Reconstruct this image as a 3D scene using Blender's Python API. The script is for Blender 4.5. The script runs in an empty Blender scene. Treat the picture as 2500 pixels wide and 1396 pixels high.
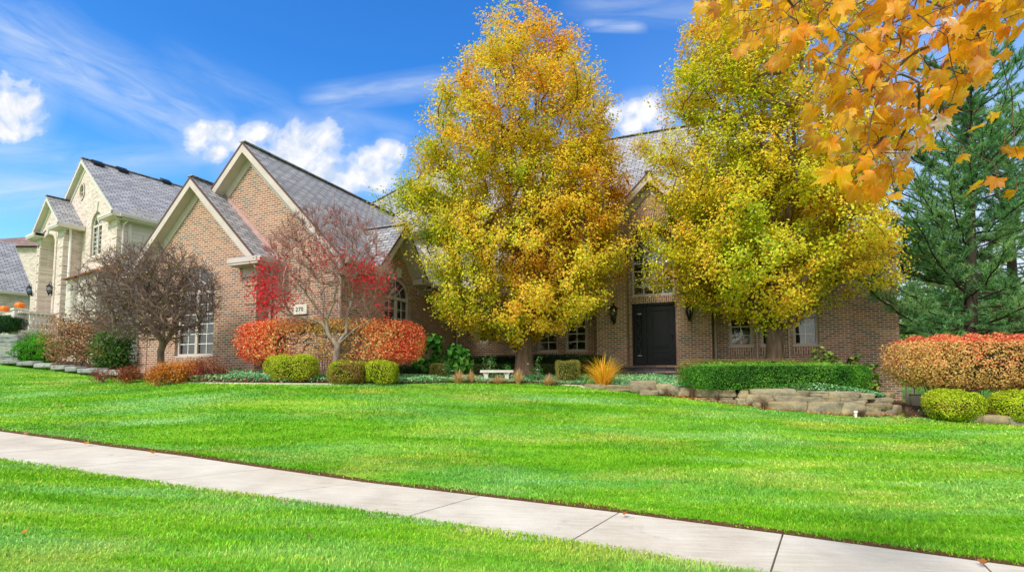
import bpy, math, random
import numpy as np
from mathutils import Vector, Matrix
from mathutils.geometry import tessellate_polygon
random.seed(7)
RS = np.random.RandomState
C = bpy.context.scene.collection
Z0 = 1.6          # everything is laid out with the eye at height 0, and lifted by Z0 at the end

# ------------------------------------------------------------------ camera model (18 mm lens, rising front)
F_, CX, CY = 1250., 1250., 833.5
T_ = math.atan(84/1250)
def ray(x, y):
    a = (x-CX)/F_; b = -(y-CY)/F_
    return (a, math.cos(T_)-b*math.sin(T_), math.sin(T_)+b*math.cos(T_))
def at(x, y, Y):
    r = ray(x, y); k = Y/r[1]
    return Vector((r[0]*k, Y, r[2]*k))

# ------------------------------------------------------------------ object helpers
def tag(o, label=None, cat=None, group=None, kind=None):
    if label: o['label'] = label
    if cat: o['category'] = cat
    if group: o['group'] = group
    if kind: o['kind'] = kind
    return o
def empty(name, loc, label, cat, group=None, rz=0):
    o = bpy.data.objects.new(name, None); C.objects.link(o)
    o.location = loc; o.rotation_euler = (0, 0, rz); o.empty_display_size = .2
    return tag(o, label, cat, group)
def link(name, me, mat, parent=None, loc=(0, 0, 0)):
    o = bpy.data.objects.new(name, me); C.objects.link(o)
    if mat is not None and not me.materials: me.materials.append(mat)
    if parent is not None: o.parent = parent
    o.location = loc
    return o
def np_mesh(name, V, F, mat, parent=None, origin=(0, 0, 0), col=None, smooth=False, loc=None):
    """V (n,3), F (m,k) equal-sized faces, col (n,3) linear colours"""
    V = np.asarray(V, dtype=np.float32) - np.asarray(origin, dtype=np.float32)
    F = np.asarray(F, dtype=np.int32)
    me = bpy.data.meshes.new(name)
    m, k = F.shape
    me.vertices.add(len(V)); me.vertices.foreach_set('co', V.ravel())
    me.loops.add(m*k); me.loops.foreach_set('vertex_index', F.ravel())
    me.polygons.add(m)
    me.polygons.foreach_set('loop_start', np.arange(0, m*k, k, dtype=np.int32))
    try: me.polygons.foreach_set('loop_total', np.full(m, k, dtype=np.int32))
    except Exception: pass
    if smooth: me.polygons.foreach_set('use_smooth', np.ones(m, dtype=bool))
    me.update(calc_edges=True)
    if col is not None:
        a = me.color_attributes.new('Col', 'FLOAT_COLOR', 'POINT')
        c4 = np.ones((len(V), 4), dtype=np.float32); c4[:, :3] = col
        a.data.foreach_set('color', c4.ravel())
    return link(name, me, mat, parent, (tuple(origin) if parent is None else (0, 0, 0)) if loc is None else loc)

class MB:
    """collects polygons, builds ONE mesh object, UVs in metres from the face direction"""
    def __init__(s): s.v = []; s.f = []; s.uv = {}
    def poly(s, pts, uv=None):
        n = len(s.v); s.v += [tuple(p) for p in pts]; s.f.append(list(range(n, n+len(pts))))
        if uv: s.uv[len(s.f)-1] = uv
    def box(s, a, b):
        x0, y0, z0 = a; x1, y1, z1 = b
        if x0 > x1: x0, x1 = x1, x0
        if y0 > y1: y0, y1 = y1, y0
        if z0 > z1: z0, z1 = z1, z0
        P = [(x0,y0,z0),(x1,y0,z0),(x1,y1,z0),(x0,y1,z0),(x0,y0,z1),(x1,y0,z1),(x1,y1,z1),(x0,y1,z1)]
        for q in ((0,3,2,1),(4,5,6,7),(0,1,5,4),(1,2,6,5),(2,3,7,6),(3,0,4,7)): s.poly([P[i] for i in q])
    def hexa(s, P):
        for q in ((0,3,2,1),(4,5,6,7),(0,1,5,4),(1,2,6,5),(2,3,7,6),(3,0,4,7)): s.poly([P[i] for i in q])
    def beam(s, p, q, w, h, up=(0, 0, 1)):
        """box from p to q; w across, h along up; p,q on its centre line"""
        p = Vector(p); q = Vector(q); d = (q-p).normalized(); upv = Vector(up)
        sd = d.cross(upv)
        if sd.length < 1e-4: sd = d.cross(Vector((0, 1, 0)))
        sd.normalize(); u = sd.cross(d).normalized()
        P = [r+sd*a*w/2+u*b*h/2 for r in (p,) for a, b in ((-1,-1),(1,-1),(1,1),(-1,1))] + \
            [r+sd*a*w/2+u*b*h/2 for r in (q,) for a, b in ((-1,-1),(1,-1),(1,1),(-1,1))]
        s.hexa(P)
    def slab(s, pts, t, dirn=None):
        """polygon extruded by t opposite its normal (or along dirn)"""
        pts = [Vector(p) for p in pts]
        n = (pts[1]-pts[0]).cross(pts[2]-pts[1]).normalized()
        if dirn is not None: off = Vector(dirn)*t
        else:
            if n.z < 0: pts.reverse(); n = -n
            off = -n*t
        low = [p+off for p in pts]
        s.poly(pts); s.poly(list(reversed(low)))
        for i in range(len(pts)):
            j = (i+1) % len(pts); s.poly([pts[i], low[i], low[j], pts[j]])
    def lathe(s, c, prof, n=12):
        cx, cy, cz = c
        for (r0, z0), (r1, z1) in zip(prof, prof[1:]):
            for i in range(n):
                a, b = 2*math.pi*i/n, 2*math.pi*(i+1)/n
                q = [(cx+r0*math.cos(a), cy+r0*math.sin(a), cz+z0), (cx+r0*math.cos(b), cy+r0*math.sin(b), cz+z0),
                     (cx+r1*math.cos(b), cy+r1*math.sin(b), cz+z1), (cx+r1*math.cos(a), cy+r1*math.sin(a), cz+z1)]
                if r0 < 1e-5: q = q[1:]
                elif r1 < 1e-5: q = q[:3]
                s.poly(q)
    def tube(s, pts, r, n=8):
        pts = [Vector(p) for p in pts]; rings = []
        for i, p in enumerate(pts):
            d = (pts[min(i+1, len(pts)-1)]-pts[max(i-1, 0)]).normalized()
            a = d.cross(Vector((0, 0, 1)))
            if a.length < .05: a = d.cross(Vector((0, 1, 0)))
            a.normalize(); b = d.cross(a)
            rr = r[i] if isinstance(r, (list, tuple)) else r
            rings.append([p+(a*math.cos(2*math.pi*k/n)+b*math.sin(2*math.pi*k/n))*rr for k in range(n)])
        for A, B in zip(rings, rings[1:]):
            for k in range(n): s.poly([A[k], A[(k+1) % n], B[(k+1) % n], B[k]])
        s.poly(list(reversed(rings[0]))); s.poly(rings[-1])
    def build(s, name, mat, parent=None, origin=None, smooth=False, bevel=0):
        me = bpy.data.meshes.new(name)
        o3 = origin or (0, 0, 0)
        me.from_pydata([(p[0]-o3[0], p[1]-o3[1], p[2]-o3[2]) for p in s.v], [], s.f)
        me.update()
        uvl = me.uv_layers.new(name='UVMap')
        Zv = Vector((0, 0, 1))
        for pi, p in enumerate(me.polygons):
            if pi in s.uv:
                for li, q in zip(p.loop_indices, s.uv[pi]): uvl.data[li].uv = q
                continue
            n = p.normal
            if abs(n.z) > .985: t = Vector((1, 0, 0)); b = Vector((0, 1, 0))
            else:
                t = Zv.cross(n).normalized(); b = n.cross(t)
                # keep the direction stable so that courses line up
                if b.z < 0: b = -b
            for li, vi in zip(p.loop_indices, p.vertices):
                c = me.vertices[vi].co; uvl.data[li].uv = (c.dot(t), c.dot(b))
        if smooth: me.polygons.foreach_set('use_smooth', [True]*len(me.polygons))
        o = link(name, me, mat, parent, o3 if (origin and parent is None) else (0, 0, 0))
        if bevel:
            m = o.modifiers.new('bev', 'BEVEL'); m.width = bevel; m.segments = 2; m.limit_method = 'ANGLE'
        return o

# ------------------------------------------------------------------ materials
def lin(r, g, b):
    f = lambda c: (c/255/12.92) if c/255 <= .04045 else ((c/255+.055)/1.055)**2.4
    return (f(r), f(g), f(b), 1)
class NT:
    def __init__(s, mat): s.t = mat.node_tree; s.n = s.t.nodes; s.l = s.t.links
    def new(s, typ, **kw):
        n = s.n.new(typ)
        for k, v in kw.items():
            if k.startswith('i_'): n.inputs[k[2:].replace('_', ' ')].default_value = v
            else: setattr(n, k, v)
        return n
    def link(s, a, b): s.l.new(a, b)
    def math(s, op, a, b=None, c=None, clamp=False):
        n = s.n.new('ShaderNodeMath'); n.operation = op; n.use_clamp = clamp
        for i, q in enumerate((a, b, c)):
            if q is None: continue
            if isinstance(q, (int, float)): n.inputs[i].default_value = q
            else: s.l.new(q, n.inputs[i])
        return n.outputs[0]
    def mix(s, f, a, b, mode='MIX'):
        n = s.n.new('ShaderNodeMix'); n.data_type = 'RGBA'; n.blend_type = mode
        for i, q in ((0, f), (6, a), (7, b)):
            if isinstance(q, (int, float)): n.inputs[i].default_value = q
            elif isinstance(q, tuple): n.inputs[i].default_value = q
            else: s.l.new(q, n.inputs[i])
        return n.outputs[2]
    def noise(s, vec, scale, detail=4, rough=.55, dist=0):
        n = s.n.new('ShaderNodeTexNoise'); n.inputs['Scale'].default_value = scale
        n.inputs['Detail'].default_value = detail; n.inputs['Roughness'].default_value = rough
        n.inputs['Distortion'].default_value = dist
        if vec is not None: s.l.new(vec, n.inputs['Vector'])
        return n.outputs['Fac']
    def ramp(s, f, stops, interp='LINEAR'):
        n = s.n.new('ShaderNodeValToRGB'); n.color_ramp.interpolation = interp
        el = n.color_ramp.elements
        while len(el) < len(stops): el.new(.5)
        for e, (p, c) in zip(el, stops): e.position = p; e.color = c if len(c) == 4 else (*c, 1)
        s.l.new(f, n.inputs[0]); return n.outputs[0]
    def mapping(s, vec, scale=(1, 1, 1), rot=(0, 0, 0), loc=(0, 0, 0)):
        n = s.n.new('ShaderNodeMapping'); n.inputs['Scale'].default_value = scale
        n.inputs['Rotation'].default_value = rot; n.inputs['Location'].default_value = loc
        s.l.new(vec, n.inputs['Vector']); return n.outputs[0]
    def bump(s, h, strength, dist, normal=None):
        n = s.n.new('ShaderNodeBump'); n.inputs['Strength'].default_value = strength
        n.inputs['Distance'].default_value = dist; s.l.new(h, n.inputs['Height'])
        if normal is not None: s.l.new(normal, n.inputs['Normal'])
        return n.outputs[0]
def mat(name):
    m = bpy.data.materials.new(name); m.use_nodes = True
    t = NT(m); b = t.n['Principled BSDF']; return m, t, b
def simple(name, col, rough=.6, var=.12, scale=6, spec=.4, metal=0, bump=0):
    m, t, b = mat(name)
    tc = t.new('ShaderNodeTexCoord').outputs['Object']
    f = t.noise(tc, scale, 5)
    d = tuple(c*(1-var*1.5) for c in col[:3]); l = tuple(min(1, c*(1+var)) for c in col[:3])
    t.link(t.ramp(f, [(.3, d), (.7, l)]), b.inputs['Base Color'])
    b.inputs['Roughness'].default_value = rough; b.inputs['Specular IOR Level'].default_value = spec
    b.inputs['Metallic'].default_value = metal
    if bump: t.link(t.bump(t.noise(tc, scale*6, 4), bump, .01), b.inputs['Normal'])
    return m
def brick(name, cols, mortar, bw=.203, rh=.0677, ms=.009, off=.5, dirt=.25, rough=.85, bump=.5):
    m, t, b = mat(name)
    uv = t.new('ShaderNodeTexCoord').outputs['UV']
    obj = t.new('ShaderNodeTexCoord').outputs['Object']
    wob = t.new('ShaderNodeVectorMath', operation='MULTIPLY_ADD')
    nz = t.new('ShaderNodeTexNoise'); nz.inputs['Scale'].default_value = 14; t.link(uv, nz.inputs['Vector'])
    t.link(nz.outputs['Color'], wob.inputs[0]); wob.inputs[1].default_value = (.006, .006, 0); t.link(uv, wob.inputs[2])
    br = t.new('ShaderNodeTexBrick'); br.offset = off
    t.link(wob.outputs[0], br.inputs['Vector'])
    for k, v in (('Scale', 1), ('Mortar Size', ms), ('Mortar Smooth', .15), ('Bias', 0), ('Brick Width', bw), ('Row Height', rh)): br.inputs[k].default_value = v
    br.inputs['Color1'].default_value = (0, 0, 0, 1); br.inputs['Color2'].default_value = (1, 1, 1, 1); br.inputs['Mortar'].default_value = (.5, .5, .5, 1)
    n = len(cols); stops = [(i/n, c) for i, c in enumerate(cols)]
    c = t.ramp(br.outputs['Color'], stops, 'CONSTANT')
    fine = t.noise(uv, 55, 4, .6)
    c = t.mix(.35, c, t.ramp(fine, [(.25, (.35, .35, .35)), (.75, (.68, .68, .68))]), 'OVERLAY')
    mfac = br.outputs['Fac']
    c = t.mix(mfac, c, mortar)
    d = t.noise(obj, .9, 5, .6)
    c = t.mix(t.math('MULTIPLY', d, dirt), c, t.mix(1, c, (.55, .5, .46, 1), 'MULTIPLY'))
    t.link(c, b.inputs['Base Color']); b.inputs['Roughness'].default_value = rough
    b.inputs['Specular IOR Level'].default_value = .25
    h = t.math('SUBTRACT', t.math('MULTIPLY', fine, .3), mfac)
    t.link(t.bump(h, bump, .012), b.inputs['Normal'])
    return m
def leafmat(name, trans=.3, rough=.5, spec=.35, tint=None):
    m, t, b = mat(name)
    a = t.new('ShaderNodeAttribute', attribute_name='Col').outputs['Color']
    t.link(a, b.inputs['Base Color']); b.inputs['Roughness'].default_value = rough; b.inputs['Specular IOR Level'].default_value = spec
    tr = t.new('ShaderNodeBsdfTranslucent')
    t.link(a, tr.inputs['Color'])
    mx = t.new('ShaderNodeMixShader'); mx.inputs[0].default_value = trans
    t.link(b.outputs[0], mx.inputs[1]); t.link(tr.outputs[0], mx.inputs[2])
    t.link(mx.outputs[0], t.n['Material Output'].inputs[0])
    return m
def barkmat(name, c0, c1, scale=9):
    m, t, b = mat(name)
    tc = t.new('ShaderNodeTexCoord').outputs['Object']
    v = t.mapping(tc, (1, 1, .22))
    f = t.noise(v, scale, 6, .65)
    t.link(t.ramp(f, [(.32, c0), (.68, c1)]), b.inputs['Base Color'])
    b.inputs['Roughness'].default_value = .9; b.inputs['Specular IOR Level'].default_value = .15
    t.link(t.bump(f, .9, .03), b.inputs['Normal']); return m

M = {}
M['brick'] = brick('brown_brick', [lin(162,110,84), lin(144,99,80), lin(172,122,94), lin(122,105,98), lin(156,107,86), lin(168,124,100), lin(136,98,82), lin(166,115,88), lin(148,106,90), lin(176,131,104), lin(112,100,96), lin(158,111,92)], lin(208,192,172), ms=.0095, dirt=.2)
M['brick_cream'] = brick('cream_brick', [lin(208,192,180), lin(216,202,190), lin(198,180,168), lin(222,210,200), lin(210,194,182), lin(186,166,154)], lin(218,206,194), dirt=.15)
M['shingle'] = brick('grey_shingles', [lin(160,160,164), lin(150,150,155), lin(170,170,174), lin(156,155,158), lin(176,175,178), lin(142,142,148), lin(163,162,167)], lin(66,66,72), bw=.31, rh=.15, ms=.013, dirt=.04, bump=.7)
M['shingle_brown'] = brick('brown_shingles', [lin(150,122,112), lin(132,106,98), lin(162,136,126), lin(120,98,92)], lin(84,66,62), bw=.31, rh=.15, ms=.011, dirt=.2)
M['paver'] = brick('step_paver', [lin(120,96,88), lin(104,86,80), lin(134,108,96), lin(92,80,78)], lin(70,64,62), bw=.32, rh=.5, ms=.008, off=0)
M['riser'] = brick('step_riser', [lin(74,68,70), lin(62,58,62), lin(84,76,76)], lin(44,42,44), bw=.24, rh=.5, ms=.008, off=0)
M['trim'] = simple('taupe_trim_paint', lin(196,182,172), .5, .06, 3)
M['trim_light'] = simple('cream_trim_paint', lin(206,199,186), .5, .05, 3)
M['white'] = simple('white_paint', lin(232,232,228), .4, .03, 3)
M['siding'] = simple('cream_siding', lin(200,193,178), .55, .05, 2)
M['copper'] = simple('copper_flashing', lin(196,160,152), .45, .15, 5, metal=.25)
M['copper_roof'] = simple('copper_roof_metal', lin(176,108,78), .4, .2, 5, metal=.5)
M['darkedge'] = simple('dark_drip_edge', lin(92,66,60), .6, .1, 4)
M['door'] = simple('black_door_paint', lin(20,20,24), .5, .25, 12, spec=.25)
M['iron'] = simple('black_iron', lin(20,20,22), .4, .2, 12, spec=.5)
M['leadglass'] = simple('lantern_glass', lin(120,124,128), .12, .3, 30, spec=.9)
M['blind'] = simple('blind_slats', lin(206,202,194), .6, .03, 4)
M['limestone'] = simple('limestone_plaque', lin(216,210,198), .8, .06, 12, bump=.3)
M['concrete_cast'] = simple('cast_concrete', lin(212,206,194), .85, .14, 10, bump=.4)
M['curtain'] = simple('curtain_grey', lin(120,122,128), .9, .1, 3)
M['utility'] = simple('utility_grey', lin(146,140,122), .6, .1, 5)
M['mulch'] = simple('mulch_soil', lin(92,68,52), .95, .4, 22, spec=.1, bump=.9)
M['pumpkin'] = simple('pumpkin_skin', lin(236,120,20), .45, .12, 8)
M['stem'] = simple('dry_stem', lin(120,108,70), .8, .2, 10)
M['pvc'] = simple('white_pvc', lin(226,226,222), .5, .04, 5)
M['floorwood'] = simple('interior_dark', lin(70,58,48), .8, .2, 3)
M['bark_pear'] = barkmat('bark_pear', lin(78,62,50)[:3], lin(132,108,88)[:3])
M['bark_brown'] = barkmat('bark_brown_tree', lin(98,80,76)[:3], lin(152,128,118)[:3])
M['bark_grey'] = barkmat('bark_grey_maple', lin(112,96,86)[:3], lin(176,162,146)[:3])
M['bark_redtwig'] = barkmat('bark_twig', lin(130,78,78)[:3], lin(178,130,122)[:3])
M['bark_pine'] = barkmat('bark_pine', lin(44,38,34)[:3], lin(80,68,60)[:3])
M['leaf'] = leafmat('leaf_tree', .42, .45, .35)
M['leaf_shrub'] = leafmat('leaf_shrub', .22, .6, .2)
M['leaf_maple'] = leafmat('leaf_maple_foreground', .6, .4, .45)
M['needle'] = leafmat('pine_needles', .15, .5, .25)
M['blade'] = leafmat('ornamental_blade', .5, .5, .25)
# glass: mirror-like pane over what stands behind it
def glassmat():
    m, t, b = mat('window_glass')
    tr = t.new('ShaderNodeBsdfTransparent'); tr.inputs[0].default_value = (.72, .76, .76, 1)
    gl = t.new('ShaderNodeBsdfGlossy'); gl.inputs['Roughness'].default_value = .02
    fr = t.new('ShaderNodeFresnel'); fr.inputs['IOR'].default_value = 1.7
    nz = t.noise(t.new('ShaderNodeTexCoord').outputs['Object'], 2.2, 1)
    bp = t.bump(nz, .05, .05); t.link(bp, gl.inputs['Normal'])
    f = t.math('ADD', t.math('MULTIPLY', fr.outputs[0], 1.25), .04, clamp=True)
    mx = t.new('ShaderNodeMixShader'); t.link(f, mx.inputs[0]); t.link(tr.outputs[0], mx.inputs[1]); t.link(gl.outputs[0], mx.inputs[2])
    t.link(mx.outputs[0], t.n['Material Output'].inputs[0]); return m
M['glass'] = glassmat()
M['glass_dim'] = simple('dark_leaded_glass', lin(14,14,16), .4, .2, 20, spec=.12)
def stonemat(name, a, b_, c_, sc=3):
    m, t, b = mat(name)
    tc = t.new('ShaderNodeTexCoord').outputs['Object']
    v = t.mapping(tc, (1, 1, 2.2))
    f = t.noise(v, sc, 7, .65, .6)
    g = t.noise(tc, sc*9, 5, .7)
    col = t.ramp(f, [(.28, a), (.5, b_), (.72, c_)])
    at_ = t.new('ShaderNodeAttribute', attribute_name='Col').outputs['Color']
    col = t.mix(.8, col, at_, 'MULTIPLY')
    col = t.mix(.5, col, t.ramp(g, [(.3, (.3, .3, .3)), (.7, (.72, .72, .72))]), 'OVERLAY')
    t.link(col, b.inputs['Base Color']); b.inputs['Roughness'].default_value = .9; b.inputs['Specular IOR Level'].default_value = .2
    t.link(t.bump(t.math('ADD', t.math('MULTIPLY', g, .5), f), .8, .03), b.inputs['Normal']); return m
M['stone'] = stonemat('sandstone', lin(96,84,66), lin(150,138,116), lin(176,156,112))
M['slate'] = stonemat('grey_flagstone', lin(96,100,98), lin(144,148,144), lin(166,166,156))
# lawn: one colour field shared by ground and blades
def lawnmat(name, ground):
    m, t, b = mat(name)
    tc = t.new('ShaderNodeTexCoord').outputs['Object']
    v = t.mapping(tc, (.20, 1.25, 1), (0, 0, math.radians(40)))
    f = t.noise(v, 1.3, 5, .62, .6)
    v2 = t.mapping(tc, (.5, 1, 1), (0, 0, math.radians(30)), (3, 1, 0))
    g = t.noise(v2, .75, 5, .6)
    k = t.noise(tc, 7, 4, .7)
    base = t.ramp(f, [(.32, lin(92,162,22)), (.44, lin(112,180,32)), (.55, lin(134,194,46)), (.68, lin(168,208,80))])
    blue = t.ramp(g, [(.36, lin(92,172,66)), (.6, lin(160,212,142))])
    c = t.mix(t.ramp(t.noise(t.mapping(tc, (.22, 1.4, 1), (0, 0, math.radians(36)), (9, 4, 0)), 1.1, 5, .65), [(.45, (0, 0, 0)), (.66, (.7, .7, .7))]), base, blue)
    yel = t.ramp(t.noise(t.mapping(tc, (.4, 1.1, 1), (0, 0, math.radians(34)), (1, 7, 0)), .9, 5, .65), [(.52, (0, 0, 0)), (.72, (.5, .5, .5))])
    c = t.mix(yel, c, lin(214,208,112))
    c = t.mix(.5, c, t.ramp(k, [(.3, (.36, .36, .36)), (.7, (.66, .66, .66))]), 'OVERLAY')
    if ground:
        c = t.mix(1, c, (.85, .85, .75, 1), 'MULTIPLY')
    else:
        a = t.new('ShaderNodeAttribute', attribute_name='Col').outputs['Color']
        c = t.mix(1, c, a, 'MULTIPLY')
    t.link(c, b.inputs['Base Color']); b.inputs['Roughness'].default_value = .7; b.inputs['Specular IOR Level'].default_value = .15
    if ground:
        t.link(t.bump(t.noise(tc, 45, 5, .7), .8, .03), b.inputs['Normal'])
    else:
        tr = t.new('ShaderNodeBsdfTranslucent'); t.link(c, tr.inputs['Color'])
        mx = t.new('ShaderNodeMixShader'); mx.inputs[0].default_value = .42
        t.link(b.outputs[0], mx.inputs[1]); t.link(tr.outputs[0], mx.inputs[2])
        t.link(mx.outputs[0], t.n['Material Output'].inputs[0])
    return m
M['lawn'] = lawnmat('lawn_ground', True)
M['grass'] = lawnmat('grass_blades', False)
def concretemat():
    m, t, b = mat('sidewalk_concrete')
    tc = t.new('ShaderNodeTexCoord').outputs['Object']
    f = t.noise(tc, 1.6, 6, .6); g = t.noise(tc, 60, 4, .8)
    br = t.noise(t.mapping(tc, (1, 1, 1), (0, 0, math.radians(-29))), 5, 3)
    c = t.ramp(f, [(.3, lin(190,182,168)), (.7, lin(212,205,192))])
    c = t.mix(.25, c, t.ramp(g, [(.3, (.3, .3, .3)), (.7, (.7, .7, .7))]), 'OVERLAY')
    st = t.ramp(t.noise(tc, 3.1, 6, .7, 1.2), [(.6, (0, 0, 0)), (.75, (.35, .35, .35))])
    c = t.mix(st, c, lin(140,128,110))
    s2 = t.noise(t.mapping(tc, (.7, 9, 1), (0, 0, math.radians(26))), 3.2, 6, .7)
    c = t.mix(.35, c, t.ramp(s2, [(.35, (.36, .35, .34)), (.65, (.66, .66, .65))]), 'OVERLAY')
    c = t.mix(.5, c, t.ramp(t.noise(tc, .42, 2, .5), [(.35, (.40, .39, .37)), (.65, (.58, .58, .58))]), 'OVERLAY')
    t.link(c, b.inputs['Base Color']); b.inputs['Roughness'].default_value = .85; b.inputs['Specular IOR Level'].default_value = .25
    t.link(t.bump(t.noise(t.mapping(tc, (1, 14, 1), (0, 0, math.radians(28))), 14, 3), .25, .006), b.inputs['Normal']); return m
M['concrete'] = concretemat()
# ------------------------------------------------------------------ terrain
SW_FAR = [(-22, 14.2, -.22), (-16, 11.6, -.5), (-12, 10.0, -.72), (-8.6, 8.65, -.93), (-6.22, 7.83, -1.06), (-4.63, 7.33, -1.14), (-3.2, 6.81, -1.22), (-1.79, 6.29, -1.29),
          (-.37, 5.88, -1.36), (1.12, 5.48, -1.44), (2.59, 5.01, -1.52), (4.03, 4.52, -1.6), (5.6, 4.0, -1.68), (9, 2.9, -1.8), (14, 1.4, -2.0), (22, -1, -2.2)]
SWW = 1.16
far = np.array(SW_FAR)
near = np.array([(-22.6, 13.5, -.24), (-16.6, 10.9, -.52), (-12.9, 9.0, -.74), (-9.75, 7.85, -.95), (-7.26, 7.01, -1.075), (-5.55, 6.48, -1.155), (-4.16, 6.09, -1.235), (-2.76, 5.66, -1.305),
                 (-1.0, 5.14, -1.38), (.53, 4.65, -1.465), (2.04, 4.15, -1.55), (3.55, 3.6, -1.63), (5.05, 3.05, -1.7), (8.5, 2.15, -1.83), (13.5, .6, -2.03), (21.5, -1.8, -2.23)])
EDGE = [(-30, 26, 1.0), (-20, 20, .57), (-14.3, 17, .17), (-10.6, 14.3, -.09), (-8.9, 12.9, -.13), (-7.4, 12.0, -.165), (-5.2, 11.45, -.18), (-2.8, 11.9, -.19), (-1.55, 12.9, -.185), (.4, 13.6, -.19),
        (1.84, 13.2, -.27), (3.1, 12.5, -.38), (4.2, 11.75, -.54), (5.5, 11.15, -.73), (7.2, 11.0, -.86), (9.1, 11.1, -.90), (9.6, 10.75, -.93), (10.3, 10.2, -1.0), (14, 10, -1.3), (24, 11, -1.7)]
edge = np.array(EDGE)
ctrl = [tuple(p) for p in SW_FAR] + [tuple(p) for p in near] + [tuple(p) for p in EDGE] + [
    (0, 10, -.66), (-4, 9.6, -.62), (-8, 10.8, -.52), (4, 9, -.98), (7, 8.5, -1.15), (0, 3, -1.52), (-3.5, 3.5, -1.33), (3, 2, -1.68), (0, -4, -1.75), (-10, 2, -1.1), (10, -4, -2.1), (-20, 6, -.6),
    (-7, 14.4, .12), (-10, 16.3, .05), (-13, 18.5, .25), (-16, 21, .5), (-22, 24, .8), (-3, 16.5, .1), (1, 18.3, .1), (5, 16.6, .02), (7.5, 15.5, -.1), (11, 14.6, -.75), (14, 15.5, -1.0), (18, 20, -.8),
    (0, 24, .2), (-10, 26, .6), (12, 26, -.2), (22, 30, 0), (-25, 32, 1.2), (3, 13.8, -.16), (-4, 13.4, -.08)]
ctrl = np.array(ctrl, dtype=float)
def tps(r2): return np.where(r2 > 1e-9, r2*np.log(r2+1e-12)*.5, 0)
_n_ = len(ctrl)
_K = tps(((ctrl[:, None, :2]-ctrl[None, :, :2])**2).sum(-1)) + np.eye(_n_)*.35
_P = np.hstack([np.ones((_n_, 1)), ctrl[:, :2]])
_A = np.block([[_K, _P], [_P.T, np.zeros((3, 3))]])
_w = np.linalg.solve(_A, np.concatenate([ctrl[:, 2], np.zeros(3)]))
def groundv(x, y):
    x = np.asarray(x, float); y = np.asarray(y, float)
    out = np.empty(x.size); xf = x.ravel(); yf = y.ravel()
    for i in range(0, xf.size, 20000):
        q = np.stack([xf[i:i+20000], yf[i:i+20000]], 1)
        k = tps(((q[:, None, :]-ctrl[None, :, :2])**2).sum(-1))
        out[i:i+20000] = k@_w[:_n_] + _w[_n_] + q@_w[_n_+1:]
    return out.reshape(x.shape)
def ground(x, y): return float(groundv([x], [y])[0])
def edge_y(x): return np.interp(x, edge[:, 0], edge[:, 1])
def far_y(x): return np.interp(x, far[:, 0], far[:, 1])
def near_y(x): return np.interp(x, near[:, 0], near[:, 1])
def far_z(x): return np.interp(x, far[:, 0], far[:, 2])

xs = np.concatenate([[-400, -150, -70, -45, -34], np.arange(-27, 24.01, .15), [30, 42, 70, 150, 400]])
ys = np.concatenate([[-400, -120, -50, -22, -12], np.arange(-6, 27.01, .15), [30, 36, 50, 80, 160, 500]])
GX, GY = np.meshgrid(xs, ys)
cxx, cyy = np.clip(GX, -26, 22), np.clip(GY, -6, 30)
GZ = groundv(cxx, cyy)
dist = np.hypot(GX-cxx, GY-cyy)
GZ = GZ + (-.6-GZ)*np.clip(dist/120, 0, 1)
ins = (GY < far_y(GX)+.03) & (GY > near_y(GX)-.02) & (GX > -22) & (GX < 22)
GZ = np.where(ins, GZ-.09, GZ)
nx, ny = len(xs), len(ys)
V = np.stack([GX.ravel(), GY.ravel(), GZ.ravel()], 1)
i = np.arange(nx-1)[None, :]+np.arange(ny-1)[:, None]*nx
Fq = np.stack([i.ravel(), (i+1).ravel(), (i+nx+1).ravel(), (i+nx).ravel()], 1)
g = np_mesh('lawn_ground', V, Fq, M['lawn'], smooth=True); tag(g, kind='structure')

# sidewalk: one slab with sawn joints between the panels
def sidewalk():
    mb = MB(); P = []
    # arc positions: joints at the measured control points, panels extended at both ends
    F = far; N = near
    for k in range(len(F)-1):
        a, b = F[k], F[k+1]; c, d = N[k], N[k+1]
        L = np.linalg.norm(b[:2]-a[:2]); n = max(1, round(L/1.55))
        for j in range(n):
            g_ = .008/L
            t0, t1 = j/n+g_, (j+1)/n-g_
            q = [a+(b-a)*t0, a+(b-a)*t1, c+(d-c)*t1, c+(d-c)*t0]
            top = [Vector((p[0], p[1], p[2]+.012+.002*((j*7+k*3) % 3))) for p in q]
            mb.slab(top, .12, (0, 0, -1))
    o = mb.build('sidewalk', M['concrete']); tag(o, kind='structure')
sidewalk()
M['joint'] = simple('joint_dirt', lin(112,100,86), .95, .2, 20)
mb = MB()
for k in range(len(far)-1):
    mb.poly([(near[k][0], near[k][1]+.01, near[k][2]-.012), (near[k+1][0], near[k+1][1]+.01, near[k+1][2]-.012), (far[k+1][0], far[k+1][1], far[k+1][2]-.012), (far[k][0], far[k][1], far[k][2]-.012)])
tag(mb.build('sidewalk_bed', M['joint']), kind='structure')
def vn1(q):
    i = np.floor(q); f = q-i; h = lambda k: np.modf(np.abs(np.sin(k*12.9898)*43758.5453))[0]
    f = f*f*(3-2*f); return h(i)*(1-f)+h(i+1)*f
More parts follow.
